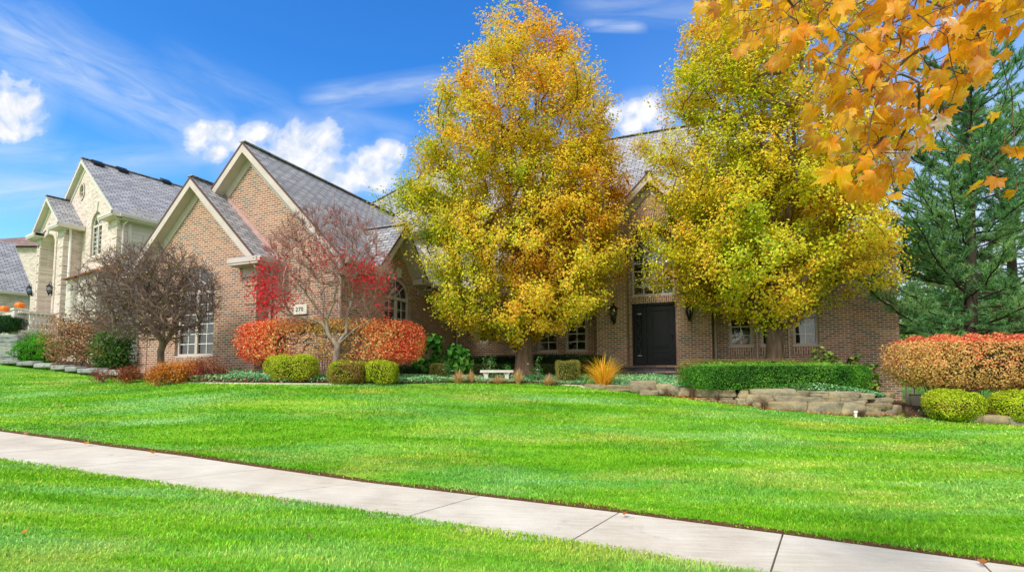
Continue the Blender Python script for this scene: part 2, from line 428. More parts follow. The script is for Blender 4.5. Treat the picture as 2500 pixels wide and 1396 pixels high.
# bare soil strip along the far edge of the walk
rs = RS(5)
n = 900; xx = np.linspace(-18, 14, n)
w = .035+.09*vn1(xx*1.3)*rs.uniform(.4, 1.3, n) + .02
yy = far_y(xx); zz = far_z(xx)
z1 = groundv(xx, yy+w)
V = np.concatenate([np.stack([xx, yy-.01, zz+.004], 1), np.stack([xx, yy+w*.5, (zz+z1)/2+.012*rs.rand(n)], 1), np.stack([xx, yy+w+.04, z1+.012+.01*rs.rand(n)], 1)])
i = np.arange(n-1)
Fs = np.concatenate([np.stack([i, i+1, i+1+n, i+n], 1), np.stack([i+n, i+1+n, i+1+2*n, i+2*n], 1)])
M['soil'] = simple('edge_soil', lin(104,76,50), .95, .35, 40, spec=.1, bump=1)
tag(np_mesh('soil_strip', V, Fs, M['soil']), kind='structure')

# grass blades
def blades():
    rs = RS(11); out = []
    def ring(n, r0, r1, a0=-51, a1=51):
        u = rs.rand(n); r = np.sqrt(r0*r0+(r1*r1-r0*r0)*u); a = np.radians(rs.uniform(a0, a1, n))
        return np.stack([r*np.sin(a), r*np.cos(a)], 1)
    P = []
    for r0, r1, dn in ((1.6, 3, 4200), (3, 4.5, 4300), (4.5, 6.5, 3600), (6.5, 9, 2300), (9, 12, 1300), (12, 16, 800), (16, 24, 380)):
        area = math.pi*(r1*r1-r0*r0)*102/360
        P.append(ring(int(area*dn), r0, r1))
    P = np.concatenate(P)
    x, y = P[:, 0], P[:, 1]
    ok = (y < edge_y(x)-.02) & ((y > far_y(x)+.03+.05*rs.rand(len(x))) | (y < near_y(x)+.03))
    # the soil strip keeps only a few blades
    strip = (y > far_y(x)) & (y < far_y(x)+.06+.10*vn1(x*1.3)*rs.rand(len(x))); ok &= ~(strip & (rs.rand(len(x)) > .3))
    P = P[ok]; x, y = P[:, 0], P[:, 1]; n = len(P)
    z = groundv(x, y); r = np.hypot(x, y)
    h = rs.uniform(.016, .038, n)*(1+.25*np.sin(x*2.1+y*1.3))
    w = .0028*np.clip(r/3.2, 1, 4.2)*rs.uniform(.7, 1.4, n)
    a = rs.uniform(0, 2*np.pi, n); lean = rs.uniform(.1, 1.0, n)*h
    la = a+rs.uniform(-1, 1, n)*1.2+np.pi/2
    dx, dy = np.cos(a)*w, np.sin(a)*w
    lx, ly = np.cos(la)*lean, np.sin(la)*lean
    b0 = np.stack([x-dx, y-dy, z-.004], 1); b1 = np.stack([x+dx, y+dy, z-.004], 1)
    m0 = np.stack([x-dx*.8+lx*.35, y-dy*.8+ly*.35, z+h*.6], 1); m1 = np.stack([x+dx*.8+lx*.35, y+dy*.8+ly*.35, z+h*.6], 1)
    tp = np.stack([x+lx, y+ly, z+h], 1)
    V = np.stack([b0, b1, m1, m0, tp], 1).reshape(-1, 3)
    k = np.arange(n)*5
    F = np.concatenate([np.stack([k, k+1, k+2], 1), np.stack([k, k+2, k+3], 1), np.stack([k+3, k+2, k+4], 1)])
    c = rs.uniform(.8, 1.5, n)[:, None]*np.ones(3)*np.clip(1.2-.035*r, .88, 1.15)[:, None]; c[:, 0] *= 1.04; dry = rs.rand(n) < .13  # blade colour lightened towards the camera to offset self-shading
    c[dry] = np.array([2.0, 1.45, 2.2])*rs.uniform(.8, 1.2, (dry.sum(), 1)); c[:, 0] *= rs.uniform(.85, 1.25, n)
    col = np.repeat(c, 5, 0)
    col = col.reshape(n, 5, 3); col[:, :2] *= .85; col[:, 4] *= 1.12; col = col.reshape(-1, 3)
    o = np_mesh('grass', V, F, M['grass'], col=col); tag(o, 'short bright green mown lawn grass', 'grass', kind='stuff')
blades()

# ------------------------------------------------------------------ planting beds (mulch), raised behind the stone wall
def bedmesh(name, front, back, zoff, m):
    """front/back polylines with the same number of points (x,y,z or x,y)"""
    V = []; nn = 10
    for a, b in zip(front, back):
        for t in range(nn+1):
            f = t/nn; x = a[0]+(b[0]-a[0])*f; y = a[1]+(b[1]-a[1])*f
            z = a[2]+(b[2]-a[2])*f if len(a) > 2 else ground(x, y)+zoff
            V.append((x, y, z))
    k = nn+1; F = []
    for i in range(len(front)-1):
        for t in range(nn): F.append((i*k+t, (i+1)*k+t, (i+1)*k+t+1, i*k+t+1))
    return tag(np_mesh(name, np.array(V), np.array(F), m, smooth=True), kind='structure')
fr = [tuple(p[:2]) for p in EDGE[1:11]]
bk = [(-21, 24.5), (-15, 22.5), (-12.4, 20), (-11.4, 16.8), (-8.6, 15.4), (-7.0, 14.6), (-4.4, 14.5), (-3.0, 17.5), (-.5, 19), (1.6, 18.7)]
bedmesh('planting_bed', fr, bk, .03, M['mulch'])
# raised terrace bed
WALL = [(2.0, 13.0, -.20), (3.0, 12.45, -.26), (3.95, 12.0, -.28), (5.1, 11.6, -.30), (6.75, 11.25, -.31), (7.75, 11.2, -.38), (8.35, 11.45, -.47), (8.75, 12.2, -.5)]
wf = [(x, y+.22, z-.05) for x, y, z in WALL[:-1]]+[(8.6, 12.3, -.52)]
wb = [(2.4, 18, .08), (3.6, 17.4, .1), (5, 16.6, .1), (6.0, 16.2, .1), (7.6, 15.9, .0), (8.8, 15.7, -.05), (9.6, 15.4, -.15), (10.2, 15.2, -.2)]
bedmesh('raised_bed', wf, wb, 0, M['mulch'])
rb = [(8.6, 11.25), (9.5, 10.95), (10.3, 10.4), (14, 10.3), (20, 11.5)]
rk = [(10.4, 14.6), (11.5, 13.5), (13, 13.3), (16, 13.3), (22, 14)]
bedmesh('mulch_bed', rb, rk, .03, M['mulch'])

# ------------------------------------------------------------------ house kit
class Frame:
    def __init__(s, o, ang):
        s.o = o; s.a = ang; s.U = (math.cos(ang), -math.sin(ang)); s.V = (math.sin(ang), math.cos(ang))
    def onV(s, x, y, v):
        r = ray(x, y); k = (v+s.o[0]*s.V[0]+s.o[1]*s.V[1])/(r[0]*s.V[0]+r[1]*s.V[1])
        p = (r[0]*k, r[1]*k); return ((p[0]-s.o[0])*s.U[0]+(p[1]-s.o[1])*s.U[1], r[2]*k)
    def onU(s, x, y, u):
        r = ray(x, y); k = (u+s.o[0]*s.U[0]+s.o[1]*s.U[1])/(r[0]*s.U[0]+r[1]*s.U[1])
        p = (r[0]*k, r[1]*k); return ((p[0]-s.o[0])*s.V[0]+(p[1]-s.o[1])*s.V[1], r[2]*k)
    def w(s, u, v, z=0): return Vector((s.o[0]+s.U[0]*u+s.V[0]*v, s.o[1]+s.U[1]*u+s.V[1]*v, z))
def alongV(v0):          # wall facing -v: s=u, depth d goes inwards (+v)
    return lambda s, z, d=0: (s, v0+d, z)
def alongU(u0, sgn=-1):  # wall facing +u (sgn -1: inwards is -u): s=v
    return lambda s, z, d=0: (u0+sgn*d, s, z)
def arch_outline(s0, s1, z0, z1, arch, inset=0, n=18):
    """z1 is the springing when arch"""
    a, b = s0+inset, s1-inset; P = [(a, z0+inset), (b, z0+inset)]
    if not arch: return P+[(b, z1-inset), (a, z1-inset)]
    c = (a+b)/2; r = (b-a)/2
    for k in range(n+1):
        t = math.pi*k/n; P.append((c+r*math.cos(t), z1+r*math.sin(t)*arch))
    return P
def wall(name, parent, m, mt, outline, holes=(), reveal=.12, uvs=(0, 0)):
    mb = MB()
    loops = [[Vector((s, z, 0)) for s, z in outline]]+[[Vector((s, z, 0)) for s, z in h] for h in holes]
    flat = [p for l in loops for p in l]
    for t in tessellate_polygon(loops):
        q = [flat[i] for i in t]
        P = [Vector(m(p.x, p.y)) for p in q]
        mb.poly(P, [(p.x+uvs[0], p.y+uvs[1]) for p in q])
    for h in holes:
        L = 0
        for (a, b) in zip(h, h[1:]+h[:1]):
            d = math.hypot(b[0]-a[0], b[1]-a[1])
            mb.poly([m(*a), m(*b), m(b[0], b[1], reveal), m(a[0], a[1], reveal)],
                    [(0, a[1]), (0, b[1]), (.2, b[1]), (.2, a[1])] if abs(b[1]-a[1]) > 1e-3 else [(a[0], 0), (b[0], 0), (b[0], .06), (a[0], .06)])
    return mb.build(name, mt, parent)
def window(parent, m, s0, s1, z0, z1, arch=0, cols=2, rows=6, units=1, fw=.075, depth=.07, mt='trim', blinds=False, transom=False, back=None, mun='white', curtain=None):
    """frame mesh (part) > pane, muntins, blinds"""
    mb = MB(); o = arch_outline(s0, s1, z0, z1, arch); i = arch_outline(s0, s1, z0, z1, arch, fw)
    n = len(o); d0, d1 = depth, depth+.06
    for k in range(n):
        j = (k+1) % n
        mb.poly([m(*o[k], d0), m(*o[j], d0), m(*i[j], d0), m(*i[k], d0)])
        mb.poly([m(*i[k], d0), m(*i[j], d0), m(*i[j], d1), m(*i[k], d1)])
        mb.poly([m(*o[k], d0-.03), m(*o[j], d0-.03), m(*o[j], d0), m(*o[k], d0)])
    zt = z1 if arch else z1
    if arch and transom:
        a, b = m(s0+fw, z1-.05, d0-.01), m(s1-fw, z1+.045, d1); mb.box(a, b)
    top = z1-.05 if arch and transom else (z1 if arch else z1-fw)
    us = []
    W = (s1-s0-2*fw)
    for u in range(units):
        a = s0+fw+W*u/units; b = s0+fw+W*(u+1)/units
        if u: mb.box(m(a-.055, z0+fw, d0-.006), m(a+.055, top, d1)); a += .055
        if u < units-1: b -= .055
        us.append((a, b))
    # sill nose
    mb.box(m(s0-.02, z0-.03, d0-.075), m(s1+.02, z0+.012, d0+.002))
    fr_ = mb.build('window', M[mt], parent)
    mu = MB(); e = .011; dm = d0+.035
    for a, b in us:
        # sash stiles
        for c in range(1, cols): 
            s = a+(b-a)*c/cols; mu.box(m(s-e, z0+fw, dm), m(s+e, top, dm+.02))
        for r in range(1, rows):
            z = z0+fw+(top-z0-fw)*r/rows; mu.box(m(a, z-e, dm+.001), m(b, z+e, dm+.021))
    if arch:
        c = (s0+s1)/2; R_ = (s1-s0)/2-fw; zc = z1+.045 if transom else z1
        for t in ((30, 90, 150) if R_ < .5 else (45, 90, 135)):
            t = math.radians(t)
            mu.beam(m(c, zc, dm+.012), m(c+R_*math.cos(t), z1+R_*math.sin(t)*arch, dm+.012), .022, .02)
        pr = None
        for k in range(13):
            t = math.pi*k/12; p = m(c+R_*.45*math.cos(t), zc+R_*.45*math.sin(t), dm+.01)
            if pr: mu.beam(pr, p, .02, .02)
            pr = p
    mu.build('muntins', M[mun], fr_)
    pa = MB(); g_ = arch_outline(s0, s1, z0, z1, arch, fw*.9)
    pa.poly([m(*p, d0+.045) for p in g_]); pa.build('pane', M['glass'], fr_)
    if blinds:
        bl = MB(); z = z0+fw+.02
        while z < top-.02:
            bl.poly([m(s0+fw, z, d1+.10), m(s1-fw, z, d1+.10), m(s1-fw, z+.030, d1+.065), m(s0+fw, z+.030, d1+.065)]); z += .046
        bl.build('blinds', M['blind'], fr_)
    if curtain:
        cu = MB(); k = 0; s = s0+fw
        while s < s1-fw-.02:
            cu.poly([m(s, z0+fw, d1+.12+.03*(k % 2)), m(s+.05, z0+fw, d1+.12+.03*((k+1) % 2)), m(s+.05, top, d1+.12+.03*((k+1) % 2)), m(s, top, d1+.12+.03*(k % 2))]); s += .05; k += 1
        cu.build('curtain', M[curtain], fr_)
    return fr_
def arch_ring(parent, m, s0, s1, z1, width, mt, d=-.012, t0=0, t1=180, name='brick_arch'):
    mb = MB(); c = (s0+s1)/2; r = (s1-s0)/2; n = 24
    for k in range(n):
        a, b = math.radians(t0+(t1-t0)*k/n), math.radians(t0+(t1-t0)*(k+1)/n)
        f = lambda t, rr, dd: m(c+rr*math.cos(t), z1+rr*math.sin(t), dd)
        mb.poly([f(a, r, d), f(b, r, d), f(b, r+width, d), f(a, r+width, d)], [(0, a*r), (0, b*r), (width, b*r), (width, a*r)])
        mb.poly([f(a, r+width, d), f(b, r+width, d), f(b, r+width, .02), f(a, r+width, .02)], [(0, a*r), (0, b*r), (.02, b*r), (.02, a*r)])
        mb.poly([f(a, r, d), f(b, r, d), f(b, r, .02), f(a, r, .02)], [(0, a*r), (0, b*r), (.02, b*r), (.02, a*r)])
    mb.build(name, M[mt], parent)
def soldier(parent, m, s0, s1, z0, z1, mt, d=-.015, name='brick_sill'):
    mb = MB(); a, b = m(s0, z0, d), m(s1, z1, .05); mb.box(a, b)
    o = mb.build(name, M[mt], parent)
    uv = o.data.uv_layers[0].data
    for l in uv: l.uv = (l.uv[1], l.uv[0])
def gable(parent, m, ac, half, zt, pitch, b0, b1, over=.35, side=.4, roofmat='shingle', trim='trim', right=True, left=True, face=.2, copper=True, roofb1=None, split=None):
    face *= .85
    """m(a,z,b): a across, b depth. Roof > rake boards, soffit, frieze"""
    e = half+side
    ro = MB()
    for sg in (-1, 1):
        zr = zt; ze = zt-pitch*e
        P = [m(ac, zr, b0), m(ac+sg*e, ze, b0), m(ac+sg*e, ze, b1), m(ac, zr, b1)]
        if split and sg == split[0]:
            h2 = split[1]; z2 = zt-pitch*h2
            ro.slab([m(ac, zr, b0), m(ac+sg*h2, z2, b0), m(ac+sg*h2, z2, b1), m(ac, zr, b1)], .05)
            for (c0, c1) in split[2]:
                ro.slab([m(ac+sg*h2, z2, c0), m(ac+sg*e, ze, c0), m(ac+sg*e, ze, c1), m(ac+sg*h2, z2, c1)], .05)
        else: ro.slab(P, .05)
    rf = ro.build('roof', M[roofmat], parent)
    # ridge cap
    rc = MB(); rc.beam(m(ac, zt+.012, b0-.01), m(ac, zt+.012, b1), .22, .03); rc.build('ridge_cap', M[roofmat], rf)
    tr = MB(); cp = MB(); so = MB()
    k = math.sqrt(1+pitch*pitch)
    for sg in (-1, 1):
        e2 = e-.08
        def q(a, dz, b): return m(ac+sg*a, zt-pitch*a-dz, b)
        v = .055*k; f = (face+.055)*k
        # fascia board
        P = [q(0, v, b0+.0), q(e2, v, b0+.0), q(e2, f, b0), q(0, f, b0)]
        tr.hexa([q(0, f, b0), q(e2, f, b0), q(e2, f, b0+.03), q(0, f, b0+.03), q(0, v, b0), q(e2, v, b0), q(e2, v, b0+.03), q(0, v, b0+.03)])
        # soffit
        tr.hexa([q(0, f-.02, b0+.03), q(e2, f-.02, b0+.03), q(e2, f-.02, b0+over+.02), q(0, f-.02, b0+over+.02), q(0, f-.06, b0+.03), q(e2, f-.06, b0+.03), q(e2, f-.06, b0+over+.02), q(0, f-.06, b0+over+.02)])
        # frieze on the wall
        tr.hexa([q(0, f+.20*k, b0+over-.03), q(e2-.2, f+.2*k, b0+over-.03), q(e2-.2, f+.2*k, b0+over+.03), q(0, f+.20*k, b0+over+.03), q(0, f-.02, b0+over-.03), q(e2-.2, f-.02, b0+over-.03), q(e2-.2, f-.02, b0+over+.03), q(0, f-.02, b0+over+.03)])
        # dark drip edge
        cp.hexa([q(0, .05*k, b0-.012), q(e, .05*k, b0-.012), q(e, .05*k, b0+.02), q(0, .05*k, b0+.02), q(0, -.004, b0-.012), q(e, -.004, b0-.012), q(e, -.004, b0+.02), q(0, -.004, b0+.02)])
    tr.build('rake_trim', M[trim], rf)
    if copper: cp.build('drip_edge', M['darkedge'], rf)
    return rf
def gutter(parent, p, q, mt='trim', h=.13, w=.12, out=(0, -1, 0), name='gutter'):
    mb = MB(); p = Vector(p); q = Vector(q); o = Vector(out)
    prof = [(0, 0), (w*.75, 0), (w*.9, h*.45), (w, h*.62), (w, h), (w-.012, h), (w-.012, h*.7), (0.01, .02), (.01, h), (0, h)]
    A = [p+o*a+Vector((0, 0, b)) for a, b in prof]; B = [q+o*a+Vector((0, 0, b)) for a, b in prof]
    for i in range(len(prof)):
        j = (i+1) % len(prof); mb.poly([A[i], A[j], B[j], B[i]])
    mb.poly(A[:5]+A[8:]); mb.poly(B[:5]+B[8:])
    return mb.build(name, M[mt], parent)
def eave_return(parent, m, s0, s1, sw, z, d_front, d_back, mt='trim', rise=.2):
    """boxed cornice return at a gable foot: s0..s1 along the wall, corner of the wall at sw"""
    mb = MB(); mb.box(m(s0, z-.06, d_front+.02), m(s1, z+.0, d_back)); 
    # gutter-like lip
    mb.box(m(s0-.0, z, d_front), m(s1, z+.13, d_front+.06))
    se = s1 if abs(s1-sw) < abs(s0-sw) else s0
    sg = 1 if se > sw else -1
    mb.box(m(se, z+.001, d_front), m(se-sg*.06, z+.131, d_back))
    # capital block on the wall
    c0, c1 = (sw+sg*.02, sw-sg*.52)
    mb.box(m(c0, z-.34, -.035), m(c1, z-.06, .05))
    o = mb.build('cornice_return', M[mt], parent)
    # little hipped pent roof on it
    rb = MB(); zt = z+.131
    a0, a1 = (s0, s1)
    ins = .34
    si = s0+ins if sg > 0 else s1-ins
    top = z+.131+rise
    if sg > 0: P = [(s0, s1), (s0+ins, s1-.02)]
    far_s, near_s = (s0, s1) if sg > 0 else (s1, s0)     # far_s = end towards the middle of the wall
    A = [m(far_s, zt, d_front), m(near_s, zt, d_front), m(near_s, zt, d_back), m(far_s, zt, .02)]
    T1 = m(far_s+sg*ins, top, .02); T2 = m(near_s-sg*.45, top, .02)
    rb.poly([A[0], A[1], T2, T1]); rb.poly([A[0], T1, A[3]]); rb.poly([A[1], A[2], m(near_s-sg*.45, top, d_back), T2])
    rb.build('pent_roof', M['shingle'], o)
    return o
def downspout(parent, pts, mt='trim', w=.075):
    mb = MB(); mb.tube(pts, w/2*1.1, 8); return mb.build('downspout', M[mt], parent)
# ------------------------------------------------------------------ the brown brick house
H = Frame((-7.25, 14.4), math.atan2(.38, .925))
house = empty('brick_house', (H.o[0], H.o[1], 0), 'brown brick house with steep grey shingled gables and black front door', 'house', rz=-H.a)
BR = M['brick']
mA, mB_, mC, mD, mE = alongV(0), alongV(.5), alongU(2.57), alongV(7.06), alongV(6.4)
GB = -1.3
# A: front gable wing
holeA = arch_outline(-3.31, -1.67, .59, 2.51, 1)
wall('wall', house, mA, BR, [(-5.05, GB), (0, GB), (0, 3.5), (-2.52, 5.92), (-5.05, 3.5)], [holeA])
wall('wall', house, alongU(0), BR, [(0, GB), (.5, GB), (.5, 3.5), (0, 3.5)])
wall('wall', house, alongU(-5.05, 1), BR, [(0, GB), (3.5, GB), (3.5, 3.5), (0, 3.5)])
window(house, mA, -3.31, -1.67, .59, 2.51, 1, 2, 6, 2, blinds=True, transom=True)
arch_ring(house, mA, -3.31, -1.67, 2.51, .22, 'brick')
soldier(house, mA, -3.36, -1.62, .41, .555, 'brick')
# brick strip framing the window
for a, b in ((-3.43, -3.325), (-1.655, -1.44)):
    mb = MB(); mb.box((a, -.012, .56), (b, .03, 2.51)); mb.build('brick_jamb', BR, house)
# corner piers with corbel bands
for a, b in ((-.45, .016), (-5.066, -4.62)):
    mb = MB()
    for z0, z1 in ((-.6, .30), (.36, .86), (.90, 1.42), (1.46, 1.98), (2.04, 2.50), (2.58, 2.95)):
        mb.box((a, -.022, z0), (b, .10, z1))
    mb.build('corner_pier', BR, house)
gable(house, lambda a, z, b: (a, b, z), -2.52, 2.52, 6.0, .965, -.32, 3.4, over=.32, side=.36)
eave_return(house, mA, -.70, .47, 0, 3.16, -.42, .5)
eave_return(house, mA, -5.52, -4.35, -5.05, 3.16, -.42, .5)
gutter(house, (.47, -.42, 3.16), (.47, .48, 3.16), out=(1, 0, 0))
downspout(house, [(.3, .3, 3.2), (.12, .40, 3.0), (.07, .42, 2.9), (.07, .42, -.5)])
# copper flashing where A's roof meets B's wall
mb = MB(); mb.beam((-.97-1.4, .48, 6.0-.965*.2+.06), (.42, .48, 6.0-.965*2.94+.09), .02, .2, up=(.7, 0, 1)); mb.build('copper_flashing', M['copper'], house)
# B: large gable
mb_ = 7.0; pB = .99
wall('wall', house, mB_, BR, [(-4.51, GB), (2.57, GB), (2.57, 3.42), (-.97, 6.93), (-4.51, 3.42)])
wall('wall', house, alongU(-4.51, 1), BR, [(.5, GB), (7.06, GB), (7.06, 3.42), (.5, 3.42)])
gable(house, lambda a, z, b: (a, b, z), -.97, 3.54, 7.0, pB, .16, 8.3, over=.34, side=.42, split=(1, 3.47, [(.16, 1.72), (4.45, 7.0)]))
downspout(house, [(2.9, .42, 3.05), (2.68, .40, 2.8), (2.63, .40, 2.7), (2.63, .40, -.6)])
mb = MB()
for z0, z1 in ((-.6, .86), (.90, 1.42), (1.46, 1.98), (2.04, 2.50), (2.58, 3.0)): mb.box((2.14, .478, z0), (2.588, .95, z1))
mb.build('corner_pier', BR, house)
# C: side wall with cross gable
holeC = arch_outline(2.48, 3.85, .62, 2.49, 1)
wall('wall', house, mC, BR, [(.5, GB), (7.06, GB), (7.06, 3.40), (4.28, 3.40), (3.12, 4.78), (1.96, 3.40), (.5, 3.40)], [holeC])
window(house, mC, 2.48, 3.85, .62, 2.49, 1, 2, 6, 2, blinds=True, transom=True)
arch_ring(house, mC, 2.48, 3.85, 2.49, .22, 'brick')
soldier(house, mC, 2.43, 3.9, .45, .585, 'brick')
mb = MB()
mb.hexa([mC(3.09, 3.17, -.05), mC(3.25, 3.17, -.05), mC(3.25, 3.17, .02), mC(3.09, 3.17, .02), mC(3.04, 3.47, -.05), mC(3.30, 3.47, -.05), mC(3.30, 3.47, .02), mC(3.04, 3.47, .02)])
mb.build('keystone', M['trim_light'], house, bevel=.01)
gable(house, lambda a, z, b: (2.57-b, a, z), 3.12, 1.15, 4.86, 1.2, -.34, 1.55, over=.34, side=.2)
eave_return(house, mC, 4.0, 4.62, 4.3, 3.12, -.42, 0.02)
eave_return(house, mC, 1.55, 2.3, 1.9, 3.12, -.42, 0.02)
gutter(house, (2.99, .16, 3.0), (2.99, 1.6, 3.0), out=(1, 0, 0))
gutter(house, (2.99, 4.5, 3.0), (2.99, 7.0, 3.0), out=(1, 0, 0))
for a_, b_ in ((.5, 1.6), (4.5, 7.0)):
    mb = MB(); mb.box((2.57, a_, 2.93), (2.99, b_, 2.99)); mb.build('soffit', M['trim'], house)
# D: main two-storey front
cream = [(u0, u0+.78) for u0 in (4.88, 5.94, 7.01)]
holes = [arch_outline(a, b, .87, 2.66, 1) for a, b in cream]
holes.append(arch_outline(5.9, 6.9, 4.15, 5.35, 0)); holes.append(arch_outline(3.5, 3.95, 1.28, 2.1, 0))
wall('wall', house, mD, BR, [(2.57, GB), (8.29, GB), (8.29, 5.85), (4.7, 5.85), (4.7, 3.3), (2.57, 3.3)], holes)
wall('siding_wall', house, mD, M['siding'], [(-5, 3.3), (4.7, 3.3), (4.7, 5.85), (-5, 5.85)], [arch_outline(3.15, 4.05, 4.1, 5.3, 0)])
window(house, mD, 3.15, 4.05, 4.1, 5.3, 0, 2, 4, mt='trim_light')
mb = MB()
for k in range(14): 
    z = 3.4+k*.18; mb.beam((-5, 7.05, z), (4.7, 7.05, z), .02, .015)
mb.build('siding_laps', M['siding'], house)
for a, b in cream:
    window(house, mD, a, b, .87, 2.66, 1, 2, 6, transom=True)
    arch_ring(house, mD, a, b, 2.66, .2, 'brick'); soldier(house, mD, a-.03, b+.03, .70, .835, 'brick')
window(house, mD, 5.9, 6.9, 4.15, 5.35, 0, 2, 4, 2); window(house, mD, 3.5, 3.95, 1.28, 2.1, 0, 1, 2); soldier(house, mD, 3.46, 3.99, 1.1, 1.245, 'brick')
downspout(house, [(2.66, 6.98, 3.0), (2.66, 6.98, -.4)])
rgt = [(12.4, 13.08), (13.3, 13.95), (14.19, 14.87)]
holes = [arch_outline(a, b, .92, 3.05, 0) for a, b in rgt]+[arch_outline(13.0, 14.3, 4.15, 5.35, 0)]
wall('wall', house, mD, BR, [(11.9, GB), (15.7, GB), (15.7, 5.85), (11.9, 5.85)], holes)
for a, b in rgt:
    window(house, mD, a, b, .92, 3.05, 0, 2, 7); soldier(house, mD, a-.02, b+.02, .64, .885, 'brick')
for s in (13.19, 14.07):
    mb = MB(); mb.tube([(s, 7.03, .55), (s, 7.03, 3.2)], .016, 6); mb.build('wall_conduit', M['trim_light'], house)
window(house, mD, 13.0, 14.3, 4.15, 5.35, 0, 2, 4, 2)
wall('wall', house, alongU(15.7), BR, [(7.06, GB), (15, GB), (15, 5.85), (7.06, 5.85)])
wall('wall', house, alongV(7.6), BR, [(15.7, GB), (17.0, GB), (17.0, 4.3), (15.7, 4.3)])
wall('wall', house, alongU(17.0), BR, [(7.6, GB), (14, GB), (14, 4.3), (7.6, 4.3)])
mb = MB(); mb.slab([(15.6, 7.3, 4.3), (17.3, 7.3, 4.3), (17.3, 14, 4.3), (15.6, 14, 4.9)], .06); mb.build('roof', M['shingle'], house)
wall('wall', house, alongV(15), M['siding'], [(-5, GB), (15.7, GB), (15.7, 5.85), (-5, 5.85)])
wall('wall', house, alongU(-5, 1), M['siding'], [(7.06, GB), (15, GB), (15, 5.85), (7.06, 5.85)])
downspout(house, [(11.98, 6.99, 5.7), (11.98, 6.99, -.3)])
# entry bay
oc, orr = 10.1, .80
holeE = arch_outline(oc-orr, oc+orr, .34, 4.12, 1)
wall('wall', house, mE, BR, [(8.29, GB), (11.9, GB), (11.9, 4.7), (10.1, 6.5), (8.29, 4.7)], [holeE], reveal=.45)
wall('wall', house, alongU(8.29, 1), BR, [(6.4, GB), (7.06, GB), (7.06, 4.7), (6.4, 4.7)])
wall('wall', house, alongU(11.9), BR, [(6.4, GB), (7.06, GB), (7.06, 4.7), (6.4, 4.7)])
arch_ring(house, mE, oc-orr, oc+orr, 4.12, .2, 'brick', -.015); 
arch_ring(house, mE, oc-orr-.2, oc+orr+.2, 4.12, .2, 'brick', -.03)
for a, b in ((oc-orr-.4, oc-orr-.01), (oc+orr+.01, oc+orr+.4)):
    mb = MB(); mb.box((a, 6.372, .3), (b, 6.45, 4.12)); o = mb.build('brick_jamb', BR, house)
mF = alongV(6.85)
hd = [(9.40, .36), (10.80, .36), (10.80, 2.42), (9.40, 2.42)]
ht = arch_outline(9.42, 10.78, 2.68, 4.05, 1)
wall('wall', house, mF, BR, [(9.2, 0), (11, 0), (11, 5.2), (9.2, 5.2)], [hd, ht], reveal=.08)
soldier(house, mF, 9.3, 10.9, 2.43, 2.64, 'brick', -.02, 'brick_lintel')
window(house, mF, 9.42, 10.78, 2.68, 4.05, 1, 4, 5, 1, fw=.06, depth=.05)
# door set
fr_ = MB()
mf = lambda s, z, d=0: (s, 6.85+d, z)
for a, b, z0, z1 in ((9.40, 9.46, .36, 2.42), (10.74, 10.80, .36, 2.42), (9.40, 10.80, 2.35, 2.42), (9.80, 9.87, .36, 2.36)): fr_.box(mf(a, z0, .0), mf(b, z1, .12))
fr_.box(mf(9.40, .34, -.02), mf(10.80, .38, .12))
dfo = fr_.build('door_frame', M['door'], house, bevel=.006)
dr = MB(); dr.box(mf(9.873, .39, .05), mf(10.735, 2.345, .10))
for z0, z1 in ((.52, .80), (.92, 2.2)):
    a, b = 10.02, 10.59
    for q in ((a, z0, b, z0+.035), (a, z1-.035, b, z1), (a, z0, a+.035, z1), (b-.035, z0, b, z1)): dr.box(mf(q[0], q[1], .028), mf(q[2], q[3], .055))
    dr.box(mf(a+.07, z0+.07, .034), mf(b-.07, z1-.07, .055))
do = dr.build('door', M['door'], house, bevel=.008)
hh = MB(); hh.lathe((10.675, 6.885, 1.33), [(0, -.01), (.028, -.006), (.028, .006), (0, .012)], 10); hh.tube([(10.675, 6.90, 1.2), (10.675, 6.84, 1.2), (10.675, 6.83, 1.32), (10.675, 6.9, 1.33)], .011, 6)
hh.build('door_handle', M['iron'], do)
sl = MB(); sl.box(mf(9.463, .39, .05), mf(9.797, 2.345, .085)); so_ = sl.build('sidelight', M['door'], house)
lg = MB(); lg.box(mf(9.54, .62, .035), mf(9.72, 2.12, .055)); lg.build('sidelight_glass', M['glass_dim'], so_)
cm = MB(); rr = random.Random(3)
for k in range(16):
    z = .72+k*.085; s = 9.63+.035*math.sin(k*1.3)
    cm.tube([mf(s-.03, z, .03), mf(s+.02, z+.035, .028), mf(s+.035*math.cos(k), z+.075, .03)], .0045, 5)
for z in (.66, 2.06): cm.box(mf(9.56, z, .026), mf(9.70, z+.035, .034))
cm.build('lead_came', M['leadglass'], so_)['kind'] = 'stuff'
# steps
mb = MB(); mb.box((9.0, 6.02, .27), (11.2, 6.86, .335)); mb.box((8.9, 5.62, .09), (11.4, 6.05, .155)); mb.build('step_tread', M['paver'], house)
mb = MB(); mb.box((9.03, 6.05, -.3), (11.17, 6.8, .268)); mb.box((8.93, 5.65, -.5), (11.37, 6.04, .088)); mb.build('step_riser', M['riser'], house)
